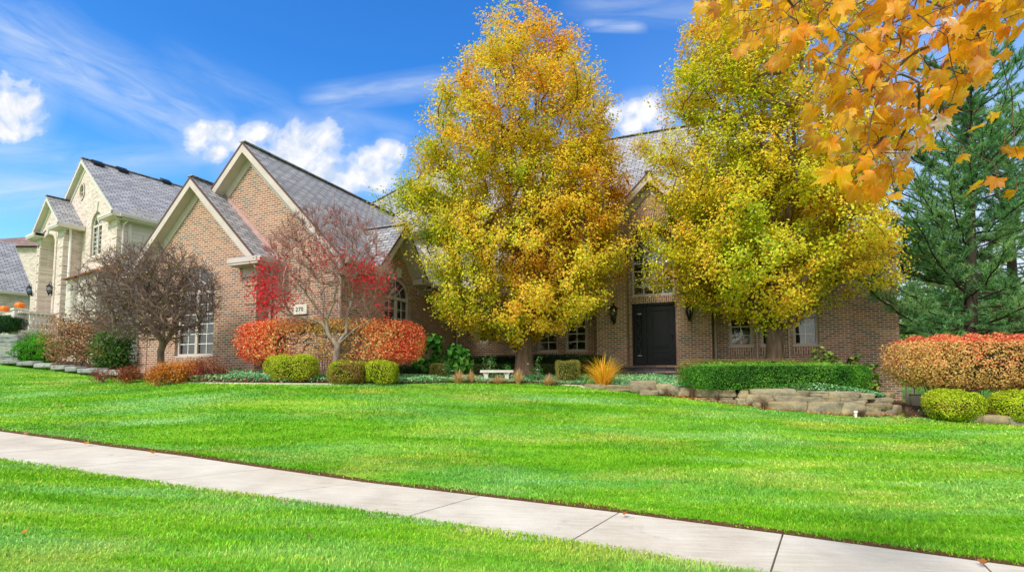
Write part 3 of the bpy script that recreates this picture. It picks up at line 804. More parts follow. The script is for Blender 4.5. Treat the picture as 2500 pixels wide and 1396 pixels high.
# entry gable roof and main roof
gable(house, lambda a, z, b: (a, b, z), 10.1, 1.81, 6.6, 1.0, 6.08, 8.2, over=.32, side=.35)
mr = MB(); E0, E1, F0, F1, ze, zr = -5.35, 16.05, 6.7, 15.3, 5.9, 10.2
A, B, C_, D_ = (E0, F0, ze), (E1, F0, ze), (E1, F1, ze), (E0, F1, ze); R0, R1 = (E0+4.3, 11, zr), (E1-4.3, 11, zr)
for P in ([A, B, R1, R0], [B, C_, R1], [C_, D_, R0, R1], [D_, A, R0]): mr.slab(P, .06)
rf = mr.build('roof', M['shingle'], house)
rc = MB()
for p, q in ((R0, R1), (A, R0), (B, R1)): rc.beam(Vector(p)+Vector((0, 0, .02)), Vector(q)+Vector((0, 0, .02)), .24, .035)
rc.build('ridge_cap', M['shingle'], rf)
gutter(house, (E0, F0, ze-.14), (8.9, F0, ze-.14)); gutter(house, (11.3, F0, ze-.14), (E1, F0, ze-.14))
gutter(house, (E1, F0, ze-.14), (E1, F1, ze-.14), out=(1, 0, 0))
mb = MB(); mb.box((E0+.02, F0+.02, ze-.2), (E1-.02, 7.08, ze-.14)); mb.box((E0, F0+.05, ze-.45), (15.7, 7.055, ze-.43)) if False else None
mb.build('soffit', M['trim'], house)
mb = MB(); mb.box((-5, 7.035, 5.45), (8.3, 7.09, 5.7)); mb.box((11.9, 7.035, 5.45), (15.7, 7.09, 5.7)); mb.build('frieze_board', M['trim'], house)

# address plaque with its number
pu, pz = H.onV(719.5, 745, .47); pu2, pz2 = H.onV(750, 766, .47)
pl = empty('address_plaque', H.w((pu+pu2)/2, .47, (pz+pz2)/2), 'pale stone plaque with the house number 270 on brick wall', 'house number', rz=-H.a)
hw, hh_ = (pu2-pu)/2, (pz-pz2)/2
mb = MB(); mb.box((-hw, -.03, -hh_), (hw, .03, hh_)); mb.build('plaque', M['limestone'], pl, bevel=.006)
fc = bpy.data.curves.new('digits', 'FONT'); fc.body = '270'; fc.size = .17; fc.extrude = .004; fc.align_x = 'CENTER'; fc.align_y = 'CENTER'; fc.space_character = 1.15
ft_ = bpy.data.objects.new('tmp_text', fc); C.objects.link(ft_); dg = bpy.context.evaluated_depsgraph_get(); dme = bpy.data.meshes.new_from_object(ft_.evaluated_get(dg)); bpy.data.objects.remove(ft_)
dme.materials.clear(); fo = link('digits', dme, M['iron'], pl, (-.02, -.035, .0)); fo.rotation_euler = (math.pi/2, 0, 0)

# wall lanterns
def lantern(frame, u, v, z, s, label, gap=.14, group='wall lanterns'):
    t = empty('wall_lantern', frame.w(u, v, z), label, 'lantern', group, rz=-frame.a)
    y = -gap*s
    b = MB(); b.lathe((0, 0, 0), [(0, -.0), (.0, 0)], 4) if False else None
    b.box((-.05*s, -.03, -.36*s), (.05*s, .01, -.12*s)); b.tube([(0, -.01, -.2*s), (0, y*.6, -.3*s), (0, y, -.2*s)], .014*s, 7)
    b.tube([(0, -.01, -.15*s), (0, -.05*s, .28*s), (0, -.10*s, .40*s), (0, y-.01, .36*s), (0, y, .26*s)], .012*s, 7)
    b.lathe((0, y, -.42*s), [(0, 0), (.03*s, .02*s), (.018*s, .07*s), (.05*s, .12*s), (.075*s, .16*s), (.08*s, .19*s), (0, .2*s)], 14)
    b.build('bracket', M['iron'], t)
    c = MB(); c.lathe((0, y, 0), [(.145*s, .10*s), (.15*s, .115*s), (.10*s, .17*s), (.05*s, .215*s), (.03*s, .26*s), (.012*s, .29*s), (0, .3*s)], 14); c.lathe((0, y, 0), [(0, .10*s), (.145*s, .10*s)], 14)
    for k in range(6):
        a = k*math.pi/3; f = lambda r, zz: (r*math.cos(a), y+r*math.sin(a), zz)
        c.tube([f(.075*s, -.23*s), f(.118*s, -.1*s), f(.112*s, .02*s), f(.105*s, .1*s)], .006*s, 5)
    c.build('cap', M['iron'], t)
    g_ = MB(); g_.lathe((0, y, 0), [(.065*s, -.22*s), (.105*s, -.10*s), (.10*s, .02*s), (.09*s, .1*s)], 14); g_.build('lamp_glass', M['glass'], t, smooth=True)
    q = MB()
    for a in (0, 2.1, 4.2): q.tube([(.02*s*math.cos(a), y+.02*s*math.sin(a), -.2*s), (.02*s*math.cos(a), y+.02*s*math.sin(a), -.06*s)], .010*s, 6)
    q.build('candle', M['leadglass'], t)
    return t
u_, z_ = H.onV(1498, 762, 6.26); lantern(H, u_, 6.395, z_, 1.0, 'large black lantern on brick left of the black front door')
u_, z_ = H.onV(1682, 752, 6.26); lantern(H, u_, 6.395, z_, 1.0, 'black lantern half hidden by leaves right of the front door')
# chandelier in the hall, lit
M['bulb'] = bpy.data.materials.new('lit_bulb'); M['bulb'].use_nodes = True
_b = M['bulb'].node_tree.nodes['Principled BSDF']; _b.inputs['Emission Color'].default_value = (1, .75, .4, 1); _b.inputs['Emission Strength'].default_value = 6
ch = empty('chandelier', H.w(10.15, 8.6, 4.1), 'lit brass chandelier seen through the arched window over the door', 'chandelier', rz=-H.a)
mb = MB(); mb.tube([(0, 0, 2), (0, 0, 0)], .012, 6); mb.lathe((0, 0, -.15), [(0, 0), (.05, .05), (.03, .12), (.02, .3)], 10)
for k in range(6):
    a = k*math.pi/3+.3; mb.tube([(0, 0, -.05), (.2*math.cos(a), .2*math.sin(a), -.14), (.34*math.cos(a), .34*math.sin(a), -.02)], .01, 6)
mb.build('frame', M['iron'], ch)
for k in range(6):
    a = k*math.pi/3+.3; mb = MB(); mb.lathe((.34*math.cos(a), .34*math.sin(a), 0), [(0, 0), (.014, .01), (.018, .03), (0, .07)], 8); mb.build('bulb', M['bulb'], ch)

# ------------------------------------------------------------------ the cream brick neighbour
N = Frame((-15.7, 20.4), math.radians(32.6))
nb = empty('neighbour_house', (N.o[0], N.o[1], 0), 'cream brick house with grey gabled roofs and tall arched entrance', 'house', rz=-N.a)
BC = M['brick_cream']
cR = N.onV(287, 560, 0)[0]
tipu, tipz = N.onV(198, 386, -.2); gz = N.onV(280, 514, -.2)
cen = tipu; half = cR-cen; pit = (tipz-gz[1])/(gz[0]-tipu)
mN = alongV(0)
wl0, wb0 = N.onV(219, 628, 0); wl1, _ = N.onV(245, 628, 0); _, wsp = N.onV(232, 551, 0)
hw = arch_outline(wl0, wl1, wb0, wsp, 1)
ou, oz = N.onV(201, 468, 0)
oval = [(ou+.26*math.cos(t*math.pi/10), oz+.34*math.sin(t*math.pi/10)) for t in range(20)]
NG = -.6
ev = tipz-pit*half
wall('wall', nb, mN, BC, [(cen-half, NG), (cR, NG), (cR, ev-.1), (cen, tipz-.1), (cen-half, ev-.1)], [hw, oval])
window(nb, mN, wl0, wl1, wb0, wsp, 1, 2, 6, 2, mt='trim_light', transom=True, curtain='curtain')
arch_ring(nb, mN, wl0, wl1, wsp, .22, 'brick_cream')
soldier(nb, mN, wl0-.08, wl1+.08, wb0-.2, wb0-.04, 'brick_cream', -.03)
mb = MB(); mb.box((ou-.035+ (wl0-wl0), -.04, 0), (ou+.035, .02, .01)) if False else None
oc_ = (wl0+wl1)/2; kz = wsp+(wl1-wl0)/2
mb.hexa([(oc_-.08, -.05, kz+.02), (oc_+.08, -.05, kz+.02), (oc_+.08, .02, kz+.02), (oc_-.08, .02, kz+.02), (oc_-.13, -.05, kz+.42), (oc_+.13, -.05, kz+.42), (oc_+.13, .02, kz+.42), (oc_-.13, .02, kz+.42)])
mb.build('keystone', M['trim_light'], nb)
# oval window
mb = MB()
for k in range(20):
    j = (k+1) % 20; f = lambda q, s: (ou+(oval[q][0]-ou)*s, oz+(oval[q][1]-oz)*s)
    mb.poly([mN(*f(k, 1.25), -.03), mN(*f(j, 1.25), -.03), mN(*f(j, .95), -.03), mN(*f(k, .95), -.03)]); mb.poly([mN(*f(k, .95), -.03), mN(*f(j, .95), -.03), mN(*f(j, .95), .06), mN(*f(k, .95), .06)])
mb.box((ou-.015, .03, oz-.33), (ou+.015, .05, oz+.33)); mb.box((ou-.25, .031, oz-.015), (ou+.25, .051, oz+.015))
ow = mb.build('oval_window', BC, nb); mb = MB(); mb.poly([mN(s, z, .055) for s, z in oval]); mb.build('pane', M['glass'], ow)
gable(nb, lambda a, z, b: (a, b, z), cen, half, tipz, pit, -.2, 13, over=.2, side=.42, trim='trim_light', copper=False, face=.16)
rz_ = tipz-pit*(half+.42)
eave_return(nb, mN, cR-.95, cR+.45, cR, rz_-.02, -.4, .4, mt='trim_light')
gutter(nb, (cR+.42, -.1, rz_-.08), (cR+.42, 13, rz_-.08), 'trim_light', out=(1, 0, 0))
mb = MB(); mb.box((cR, .02, rz_-.14), (cR+.42, 13, rz_-.08)); mb.build('soffit', M['trim_light'], nb)
wall('wall', nb, alongU(cR), BC, [(0, NG), (.42, NG), (.42, rz_), (0, rz_)])
wall('siding_wall', nb, alongU(cR-.02), M['siding'], [(.42, NG), (13, NG), (13, rz_), (.42, rz_)])
mb = MB()
for k in range(40): mb.hexa([(cR-.02, .42, .2+k*.17), (cR-.003, .42, .2+k*.17), (cR-.003, 13, .2+k*.17), (cR-.02, 13, .2+k*.17), (cR-.02, .42, .36+k*.17), (cR-.018, .42, .36+k*.17), (cR-.018, 13, .36+k*.17), (cR-.02, 13, .36+k*.17)])
mb.build('siding_laps', M['siding'], nb)
mb = MB(); mb.box((cR-.01, .36, NG), (cR+.03, .5, rz_)); mb.build('corner_board', M['trim_light'], nb)
downspout(nb, [(cR+.36, .3, rz_-.02), (cR+.1, .18, rz_-.3), (cR+.06, .18, rz_-.45), (cR+.06, .18, NG)], 'trim_light')
wall('wall', nb, alongU(cen-half, 1), BC, [(0, NG), (13, NG), (13, rz_), (0, rz_)])
# roof vents along the ridge
for px, py in ((238, 402), (298, 418), (352, 430), (404, 446)):
    # on the right roof slope: solve by marching
    best = None; r = ray(px, py)
    for k in np.linspace(14, 40, 1300):
        X, Y, Z = r[0]*k, r[1]*k, r[2]*k
        u = (X-N.o[0])*N.U[0]+(Y-N.o[1])*N.U[1]; v = (X-N.o[0])*N.V[0]+(Y-N.o[1])*N.V[1]
        if u > cen and Z < tipz-pit*(u-cen): best = (u, v, Z); break
    if best:
        u, v, z = best; mb = MB(); mb.hexa([(u-.2, v-.2, z+.20-.0), (u+.2, v-.2, z-.12), (u+.2, v+.2, z-.12), (u-.2, v+.2, z+.2), (u-.12, v-.2, z+.22), (u+.25, v-.2, z+.0), (u+.25, v+.2, z+.0), (u-.12, v+.2, z+.22)])
        mb.build('roof_vent', M['iron'], nb)
# corner quoins
def quoins(a, b, v0, z0, z1, face='v', side=None):
    mb = MB(); z = z0
    while z < z1-.3:
        mb.box((a, v0-.03, z), (b, v0+.3, z+.36)); z += .42
    mb.build('quoin_pier', BC, nb)
quoins(cR-.5, cR+.03, 0, NG, rz_-.35)
# porch bay
PV = -.62
pr = N.onV(158, 560, PV)[0]; pc, pz0 = N.onV(113, 478, PV-.25); prk = N.onV(145, 541, PV-.25)
ppit = (pz0-prk[1])/(prk[0]-pc); plft = pc-(pr-pc)
a0 = N.onV(94, 700, PV)[0]; a1 = N.onV(127, 700, PV)[0]; asp = N.onV(110, 600, PV)[1]; fl = N.onV(120, 800, PV)[1]
mP = alongV(PV); pe = pz0-ppit*(pr-pc)
ah = arch_outline(a0, a1, fl, asp, .55)
wall('wall', nb, mP, BC, [(plft, NG), (pr, NG), (pr, pe-.1), (pc, pz0-.12), (plft, pe-.1)], [ah], reveal=.6)
wall('wall', nb, alongU(pr), BC, [(PV, NG), (0, NG), (0, pe), (PV, pe)])
wall('wall', nb, alongU(plft, 1), BC, [(PV, NG), (.6, NG), (.6, pe), (PV, pe)])
gable(nb, lambda a, z, b: (a, b, z), pc, pr-pc, pz0, ppit, PV-.25, .2, over=.25, side=.4, trim='trim_light', copper=False, face=.15)
pze = pz0-ppit*(pr-pc+.4)
eave_return(nb, mP, pr-.8, pr+.42, pr, pze-.02, -.38, .6, mt='trim_light', rise=.12)
eave_return(nb, mP, plft-.42, plft+.8, plft, pze-.02, -.38, .6, mt='trim_light', rise=.12)
quoins(pr-.42, pr+.03, PV, NG, pze-.35); quoins(plft-.03, plft+.42, PV, NG, pze-.35)
downspout(nb, [(pr+.3, PV+.1, pze), (pr+.08, PV+.2, pze-.3), (pr+.08, PV+.2, NG)], 'white', .09)
mb = MB(); mb.box((a0-.3, PV+.55, fl-.1), (a1+.3, PV+.6, asp+1.2)); mb.box(((a0+a1)/2-.02, PV+.52, fl), ((a0+a1)/2+.02, PV+.56, asp+.4)); mb.build('door_surround', M['trim_light'], nb)
mb = MB(); kc = (a0+a1)/2; kz = asp+.55*(a1-a0)/2
mb.hexa([(kc-.09, PV-.05, kz), (kc+.09, PV-.05, kz), (kc+.09, PV+.02, kz), (kc-.09, PV+.02, kz), (kc-.15, PV-.05, kz+.5), (kc+.15, PV-.05, kz+.5), (kc+.15, PV+.02, kz+.5), (kc-.15, PV+.02, kz+.5)]); mb.build('keystone', M['trim_light'], nb)
# raised brick bands round the arch
mb = MB()
for k in range(12):
    t0, t1 = math.pi*k/12, math.pi*(k+1)/12; R1_, R2_ = (a1-a0)/2+.28, (a1-a0)/2+.36
    g2 = lambda t, R, d: (kc+R*math.cos(t), PV+d, asp+R*.62*math.sin(t))
    mb.poly([g2(t0, R1_, -.04), g2(t1, R1_, -.04), g2(t1, R2_, -.04), g2(t0, R2_, -.04)]); mb.poly([g2(t0, R2_, -.04), g2(t1, R2_, -.04), g2(t1, R2_, .02), g2(t0, R2_, .02)])
for sx in (-1, 1): mb.box((kc+sx*((a1-a0)/2+.28), PV-.04, fl), (kc+sx*((a1-a0)/2+.36), PV+.02, asp))
mb.build('brick_arch', BC, nb)
u_, z_ = N.onV(72, 707, PV-.1); lantern(N, u_, PV-.005, z_, .8, 'black lantern left of the tall cream arch', group='lanterns by the cream arch')
u_, z_ = N.onV(121, 704, PV-.1); lantern(N, u_, PV-.005, z_, .8, 'black lantern right of the tall cream arch', group='lanterns by the cream arch')
# box bay with copper roof
BV = -.75
b0, _ = N.onV(163, 700, BV); b1, _ = N.onV(236, 700, BV); _, bt = N.onV(190, 676, BV); _, bb = N.onV(165, 775, BV)
bl0, bzt = N.onV(174, 680, BV); bl1, bzb = N.onV(187, 770, BV); br0, _ = N.onV(213, 700, BV); br1, _ = N.onV(228, 700, BV)
mQ = alongV(BV)
wall('bay_wall', nb, mQ, M['trim_light'], [(b0, NG), (b1, NG), (b1, bt), (b0, bt)], [arch_outline(bl0, bl1, bzb, bzt, 0), arch_outline(br0, br1, bzb, bzt, 0)])
wall('bay_wall', nb, alongU(b1), M['trim_light'], [(BV, NG), (0, NG), (0, bt), (BV, bt)]); wall('bay_wall', nb, alongU(b0, 1), M['trim_light'], [(BV, NG), (0, NG), (0, bt), (BV, bt)])
window(nb, mQ, bl0, bl1, bzb, bzt, 0, 3, 7, mt='trim_light', curtain='curtain'); window(nb, mQ, br0, br1, bzb, bzt, 0, 3, 7, mt='trim_light', curtain='curtain')
mb = MB(); mb.slab([(b0-.15, BV-.18, bt), (b1+.15, BV-.18, bt), (b1-.25, -.0, bt+.55), (b0+.25, 0, bt+.55)], .04)
mb.slab([(b1+.15, BV-.18, bt), (b1+.15, .0, bt), (b1-.25, 0, bt+.55)], .04); mb.slab([(b0-.15, 0, bt), (b0-.15, BV-.18, bt), (b0+.25, 0, bt+.55)], .04)
mb.build('copper_roof', M['copper_roof'], nb)
# garage wing on the left, running towards the street, its roof falling to the right
uw, ze_ = N.onV(61, 716, -.1); uw -= .0
wall('wall', nb, alongU(uw-.35), BC, [(-12, NG), (.2, NG), (.2, ze_), (-12, ze_)])
mb = MB(); mb.slab([(uw, -12, ze_), (uw, .25, ze_), (uw-3.9, .25, ze_+3.3), (uw-3.9, -12, ze_+3.3)], .06); mb.slab([(uw-7.8, -12, ze_), (uw-7.8, .25, ze_), (uw-3.9, .25, ze_+3.3), (uw-3.9, -12, ze_+3.3)], .06); mb.build('roof', M['shingle'], nb)
gutter(nb, (uw, -12, ze_-.12), (uw, .25, ze_-.12), 'trim_light', out=(1, 0, 0))
# terrace with balustrade
tu, tz0 = N.onV(137, 765, PV); tu -= .05
tv, tzt = N.onU(52, 757, tu); ftop = N.onV(130, 803, PV)[1]
TZ = tz0-.92
te = empty('terrace', N.w(tu, (tv+PV)/2, 0), 'brick terrace with white stone balustrade in front of the arch', 'terrace', rz=-N.a)
L0, L1 = tv-(tv+PV)/2, PV-(tv+PV)/2
mb = MB(); mb.box((-7, L0, -.4), (0, L1, TZ-.1)); mb.build('base_wall', BC, te)
mb = MB(); mb.box((-7.05, L0-.05, TZ-.1), (.06, L1, TZ)); mb.build('coping', M['concrete_cast'], te)
mb = MB(); mb.box((-.12, L0, TZ+.0), (.08, L1, TZ+.1)); mb.box((-.14, L0-.02, TZ+.82), (.1, L1, TZ+.92))
mb.box((-7, L0-.06, TZ), (0, L0+.12, TZ+.1)); mb.box((-7, L0-.08, TZ+.82), (0, L0+.14, TZ+.92)); mb.build('handrail', M['concrete_cast'], te)
bal = [(.0, 0), (.07, 0), (.07, .06), (.045, .09), (.075, .2), (.095, .3), (.075, .42), (.045, .52), (.05, .6), (.07, .66), (.07, .72), (0, .72)]
n = max(6, int((L1-L0-.4)/.19))
for k in range(n):
    mb = MB(); mb.lathe((-.02, L0+.35+k*(L1-L0-.45)/max(1, n-1), TZ+.1), bal, 10); mb.build('baluster', M['concrete_cast'], te)
for k in range(5):
    mb = MB(); mb.lathe((-.85-k*.24 if k else -.65, L0+.03, TZ+.1), bal, 10); mb.build('baluster', M['concrete_cast'], te)
pils = []
for k, (px, py) in enumerate(((41, 752), (8, 764))):
    pu_, pzz = N.onV(px, py, tv)
    x = pu_-tu if k else -.36
    mb = MB(); mb.box((x-.2, L0-.17, TZ-.1), (x+.2, L0+.23, TZ+.96)); mb.box((x-.24, L0-.21, TZ+.96), (x+.24, L0+.27, TZ+1.04)); mb.build('pillar', M['concrete_cast'], te, bevel=.01)
    pils.append((x, L0+.03, TZ+1.04))
def pumpkin(loc, r, label):
    t = empty('pumpkin', loc, label, 'pumpkin', 'pumpkins on the terrace pillars')
    V = []; nn, mm = 40, 14
    for j in range(mm+1):
        ph = math.pi*j/mm
        for i in range(nn):
            th = 2*math.pi*i/nn; rib = 1-.09*abs(math.cos(th*5))**.6*0-.07*(1-abs(math.sin(th*5)))
            rr_ = r*math.sin(ph)**.85*rib; V.append((rr_*math.cos(th), rr_*math.sin(th), r*.78+r*.78*math.cos(ph)-(.12*r if j < 2 else 0)*1))
    F = [(j*nn+i, j*nn+(i+1) % nn, (j+1)*nn+(i+1) % nn, (j+1)*nn+i) for j in range(mm) for i in range(nn)]
    np_mesh('pumpkin_body', np.array(V), np.array(F), M['pumpkin'], t, smooth=True)
    mb = MB(); mb.tube([(0, 0, r*1.35), (.01, 0, r*1.6), (.04, .01, r*1.75)], [.03, .02, .022], 6); mb.build('stem', M['stem'], t)
for k, (x, y, z) in enumerate(pils):
    p = te.location; w_ = Vector((p.x+N.U[0]*x+N.V[0]*y, p.y+N.U[1]*x+N.V[1]*y, z))
    pumpkin(w_, .18, ('orange pumpkin on the corner pillar of the balustrade', 'orange pumpkin on the lower pillar at the left edge of the photo')[k])
# third house far left
t3 = empty('far_house', at(30, 640, 40), 'brown roofed house behind the cream brick house', 'house')
mb = MB(); zt3 = at(36, 553, 40).z; z3 = at(30, 640, 40).z
mb.poly([(-7, -2, .8), (6, -2, .8), (1.2, 3, zt3-z3), (-1.5, 3, zt3-z3)]); mb.poly([(6, -2, .8), (6, 8, .8), (1.2, 3, zt3-z3)]); mb.poly([(-7, 8, .8), (-7, -2, .8), (-1.5, 3, zt3-z3)]); mb.poly([(6, 8, .8), (-7, 8, .8), (-1.5, 3, zt3-z3), (1.2, 3, zt3-z3)])
mb.build('roof', M['shingle_brown'], t3)
mb = MB(); mb.box((-6.6, -1.6, -z3-1), (5.6, 7.6, .8)); mb.build('wall', M['brick_cream'], t3)
# ------------------------------------------------------------------ plant kit
def grow(root, targets, seg=.25, up=.0, cosw=.55, curve=.35, rng=None, wob=.05):
    """root: trunk polyline (k,3). Every target is joined to the best existing node by a curved twig. -> pos, parent"""
    pos = [np.array(p, float) for p in root]; par = [-1]+list(range(len(root)-1))
    dirs = []
    for i in range(len(root)):
        d = pos[i]-pos[max(i-1, 0)] if i else pos[1]-pos[0]; dirs.append(d/np.linalg.norm(d))
    fork = pos[-1] if len(root) < 6 else pos[len(root)//3]
    targets = np.asarray(targets); order = np.argsort(np.linalg.norm(targets-fork, axis=1))
    cap = 400000; P = np.zeros((cap, 3)); D = np.zeros((cap, 3)); n = len(pos); P[:n] = pos; D[:n] = dirs
    first = max(1, int(len(root)*.35)) if len(root) >= 6 else len(root)-1
    tips = []
    for ti in order:
        t = targets[ti]; v = t-P[first:n]; L = np.linalg.norm(v, axis=1)+1e-6
        c = (v*D[first:n]).sum(1)/L
        cost = L*(1.25-cosw*c)+up*np.maximum(0, P[first:n, 2]-t[2]+.1*L)
        k = int(np.argmin(cost))+first; L = np.linalg.norm(t-P[k])
        m = max(1, int(math.ceil(L/seg)))
        cp = P[k]+D[k]*L*curve+(t-P[k])*(.5-curve*.5)*.6
        prev = k; a = P[k].copy()
        for s in range(1, m+1):
            f = s/m; q = a*(1-f)**2+2*f*(1-f)*cp+t*f*f
            if s < m and wob: q = q+rng.normal(0, wob*seg, 3)
            d = q-P[prev]; d /= (np.linalg.norm(d)+1e-9)
            P[n] = q; D[n] = d; par.append(prev); prev = n; n += 1
        tips.append(prev)
    return P[:n].copy(), np.array(par), D[:n].copy(), tips
def radii(par, r_tip, r_root, expo=2.3):
    n = len(par); a = np.zeros(n); kids = np.zeros(n, int)
    for i in range(n):
        if par[i] >= 0: kids[par[i]] += 1
    for i in range(n-1, -1, -1):
        if kids[i] == 0: a[i] = 1
        if par[i] >= 0: a[par[i]] += a[i]+.02
    e = math.log(r_root/r_tip)/math.log(max(a[0], 2))
    return r_tip*a**e
def tubes(name, P, par, R, m, parent=None, origin=(0, 0, 0), big=.03, col=None, flare=None):
    n = len(P); kids = [[] for _ in range(n)]
    for i in range(n):
        if par[i] >= 0: kids[par[i]].append(i)
    chains = []; st = [(0, None)]
    while st:
        s, pre = st.pop(); ch = ([pre] if pre is not None else [])+[s]; c = s
        while kids[c]:
            ks = sorted(kids[c], key=lambda q: -R[q]); 
            for q in ks[1:]: st.append((q, c))
            c = ks[0]; ch.append(c)
        chains.append((ch, pre is not None))
    VV = []; FF = []; off = 0
    for ch, br in chains:
        if len(ch) < 2: continue
        pts = P[ch]; rr = R[ch].copy()
        if br: rr[0] = rr[1]
        mx = rr.max(); sd = 3 if mx < .012 else (5 if mx < big else 10)
        d = np.gradient(pts, axis=0); d /= (np.linalg.norm(d, axis=1)[:, None]+1e-9)
        ref = np.array([.3, .9, .2]) if abs(d[0, 2]) > .8 else np.array([0, 0, 1.])
        a = np.cross(d, ref); a /= (np.linalg.norm(a, axis=1)[:, None]+1e-9); b = np.cross(d, a)
        th = np.arange(sd)*2*np.pi/sd
        ring = pts[:, None, :]+(a[:, None, :]*np.cos(th)[None, :, None]+b[:, None, :]*np.sin(th)[None, :, None])*rr[:, None, None]
        VV.append(ring.reshape(-1, 3)); L = len(ch)
        i = np.arange(L-1)[:, None]*sd; j = np.arange(sd)[None, :]; j2 = (j+1) % sd
        FF.append(np.stack([(i+j).ravel(), (i+j2).ravel(), (i+sd+j2).ravel(), (i+sd+j).ravel()], 1)+off); off += L*sd
    return np_mesh(name, np.concatenate(VV), np.concatenate(FF), m, parent, origin, smooth=True)
def leaves(name, C_, L, W, col, m, parent=None, origin=(0, 0, 0), rng=None, droop=.3, fold=.25, nrm=None, nj=.9):
    """folded diamond leaves at centres C_ (n,3); L,W arrays; nrm preferred normal (n,3)"""
    n = len(C_); 
    d = rng.normal(0, 1, (n, 3)); d[:, 2] -= droop*1.2; 
    nn = rng.normal(0, 1, (n, 3))*nj
    if nrm is not None: nn += nrm*1.0
    nn /= np.linalg.norm(nn, axis=1)[:, None]+1e-9
    d -= nn*(d*nn).sum(1)[:, None]; d /= np.linalg.norm(d, axis=1)[:, None]+1e-9
    s = np.cross(d, nn)
    L = np.asarray(L)[:, None]; W = np.asarray(W)[:, None]
    b = C_-d*L*.5; tip = C_+d*L*.5-nn*L*.12; f = nn*W*fold
    l1 = C_-d*L*.08-s*W*.5+f; r1 = C_-d*L*.08+s*W*.5+f
    V = np.stack([b, r1, tip, l1], 1).reshape(-1, 3); k = np.arange(n)*4
    F = np.concatenate([np.stack([k, k+1, k+2], 1), np.stack([k, k+2, k+3], 1)])
    return np_mesh(name, V, F, m, parent, origin, col=np.repeat(col, 4, 0))
def palette(cols, idx, rng, jit=.18):
    c = np.array([lin(*q)[:3] for q in cols])[idx]
    return np.clip(c*rng.uniform(1-jit, 1+jit, (len(idx), 1))*rng.uniform(1-jit*.4, 1+jit*.4, (len(idx), 3)), 0, 1)
def vnoise(p, sc, seed=0):
    """cheap smooth 3-D value noise in 0..1"""
    p = np.asarray(p)*sc+seed*17.3; i = np.floor(p).astype(int); f = p-i; f = f*f*(3-2*f); out = 0
    def h(a):
        q = (a[:, 0]*73856093 ^ a[:, 1]*19349663 ^ a[:, 2]*83492791 ^ (seed*2654435)) & 0x7fffffff
        return ((q*1103515245+12345) & 0x7fffffff)/0x7fffffff
    for dx in (0, 1):
        for dy in (0, 1):
            for dz in (0, 1):
                w_ = (f[:, 0] if dx else 1-f[:, 0])*(f[:, 1] if dy else 1-f[:, 1])*(f[:, 2] if dz else 1-f[:, 2])
                out = out+w_*h(i+np.array([dx, dy, dz]))
    return out
def behind_house(p, m=.12):
    u = (p[:, 0]-H.o[0])*H.U[0]+(p[:, 1]-H.o[1])*H.U[1]; v = (p[:, 0]-H.o[0])*H.V[0]+(p[:, 1]-H.o[1])*H.V[1]
    z = p[:, 2]
    bad = (v > 7.06-m) & (z < 5.9+np.maximum(0, v-6.7)+m) & (u < 15.8)
    bad |= (v > 7.5) & (z < 4.9) & (u < 17.2)
    bad |= (v > 6.3) & (u > 8.1) & (u < 12.1) & (z < 6.7-np.abs(u-10.1)+m)
    bad |= (v > 6.5) & (z > 5.6) & (z < 6.1+np.maximum(0, v-6.7)+m) & (u < 16.1)
    bad |= (u < 2.57+m) & (v > .4) & (z < 7.1-.99*np.abs(u+.97)+m)
    bad |= (u < 3.1) & (v > .1) & (v < 7) & (z > 2.8) & (z < 3.4)
    bad |= (u < .1+m) & (v > -m) & (z < 6.1-.96*np.abs(u+2.52)+m)
    return bad

def regrow(P, par, D, T, seg, **k):
    """continue an existing skeleton with more targets"""
    n0 = len(P); cap = n0+len(T)*40; PP = np.zeros((cap, 3)); DD = np.zeros((cap, 3)); PP[:n0] = P; DD[:n0] = D; par = list(par); n = n0
    rng = k['rng']; cosw = k.get('cosw', .55); curve = k.get('curve', .35); wob = k.get('wob', .06); first = k.get('first', 3); up = k.get('up', 0)
    order = np.argsort(np.linalg.norm(T-P[first], axis=1)); tips = []
    for ti in order:
        t = T[ti]; v = t-PP[first:n]; L = np.linalg.norm(v, axis=1)+1e-6; c = (v*DD[first:n]).sum(1)/L
        kk = int(np.argmin(L*(1.25-cosw*c)+up*np.maximum(0, PP[first:n, 2]-t[2]+.1*L)))+first; L = np.linalg.norm(t-PP[kk]); m = max(1, int(math.ceil(L/seg)))
        a = PP[kk].copy(); cp = a+DD[kk]*L*curve+(t-a)*(.5-curve*.5)*.6; prev = kk
        for s in range(1, m+1):
            f = s/m; q = a*(1-f)**2+2*f*(1-f)*cp+t*f*f
            if s < m: q = q+rng.normal(0, wob*seg, 3)
            d = q-PP[prev]; d /= np.linalg.norm(d)+1e-9; PP[n] = q; DD[n] = d; par.append(prev); prev = n; n += 1
        tips.append(prev)
    return PP[:n].copy(), np.array(par), DD[:n].copy(), tips
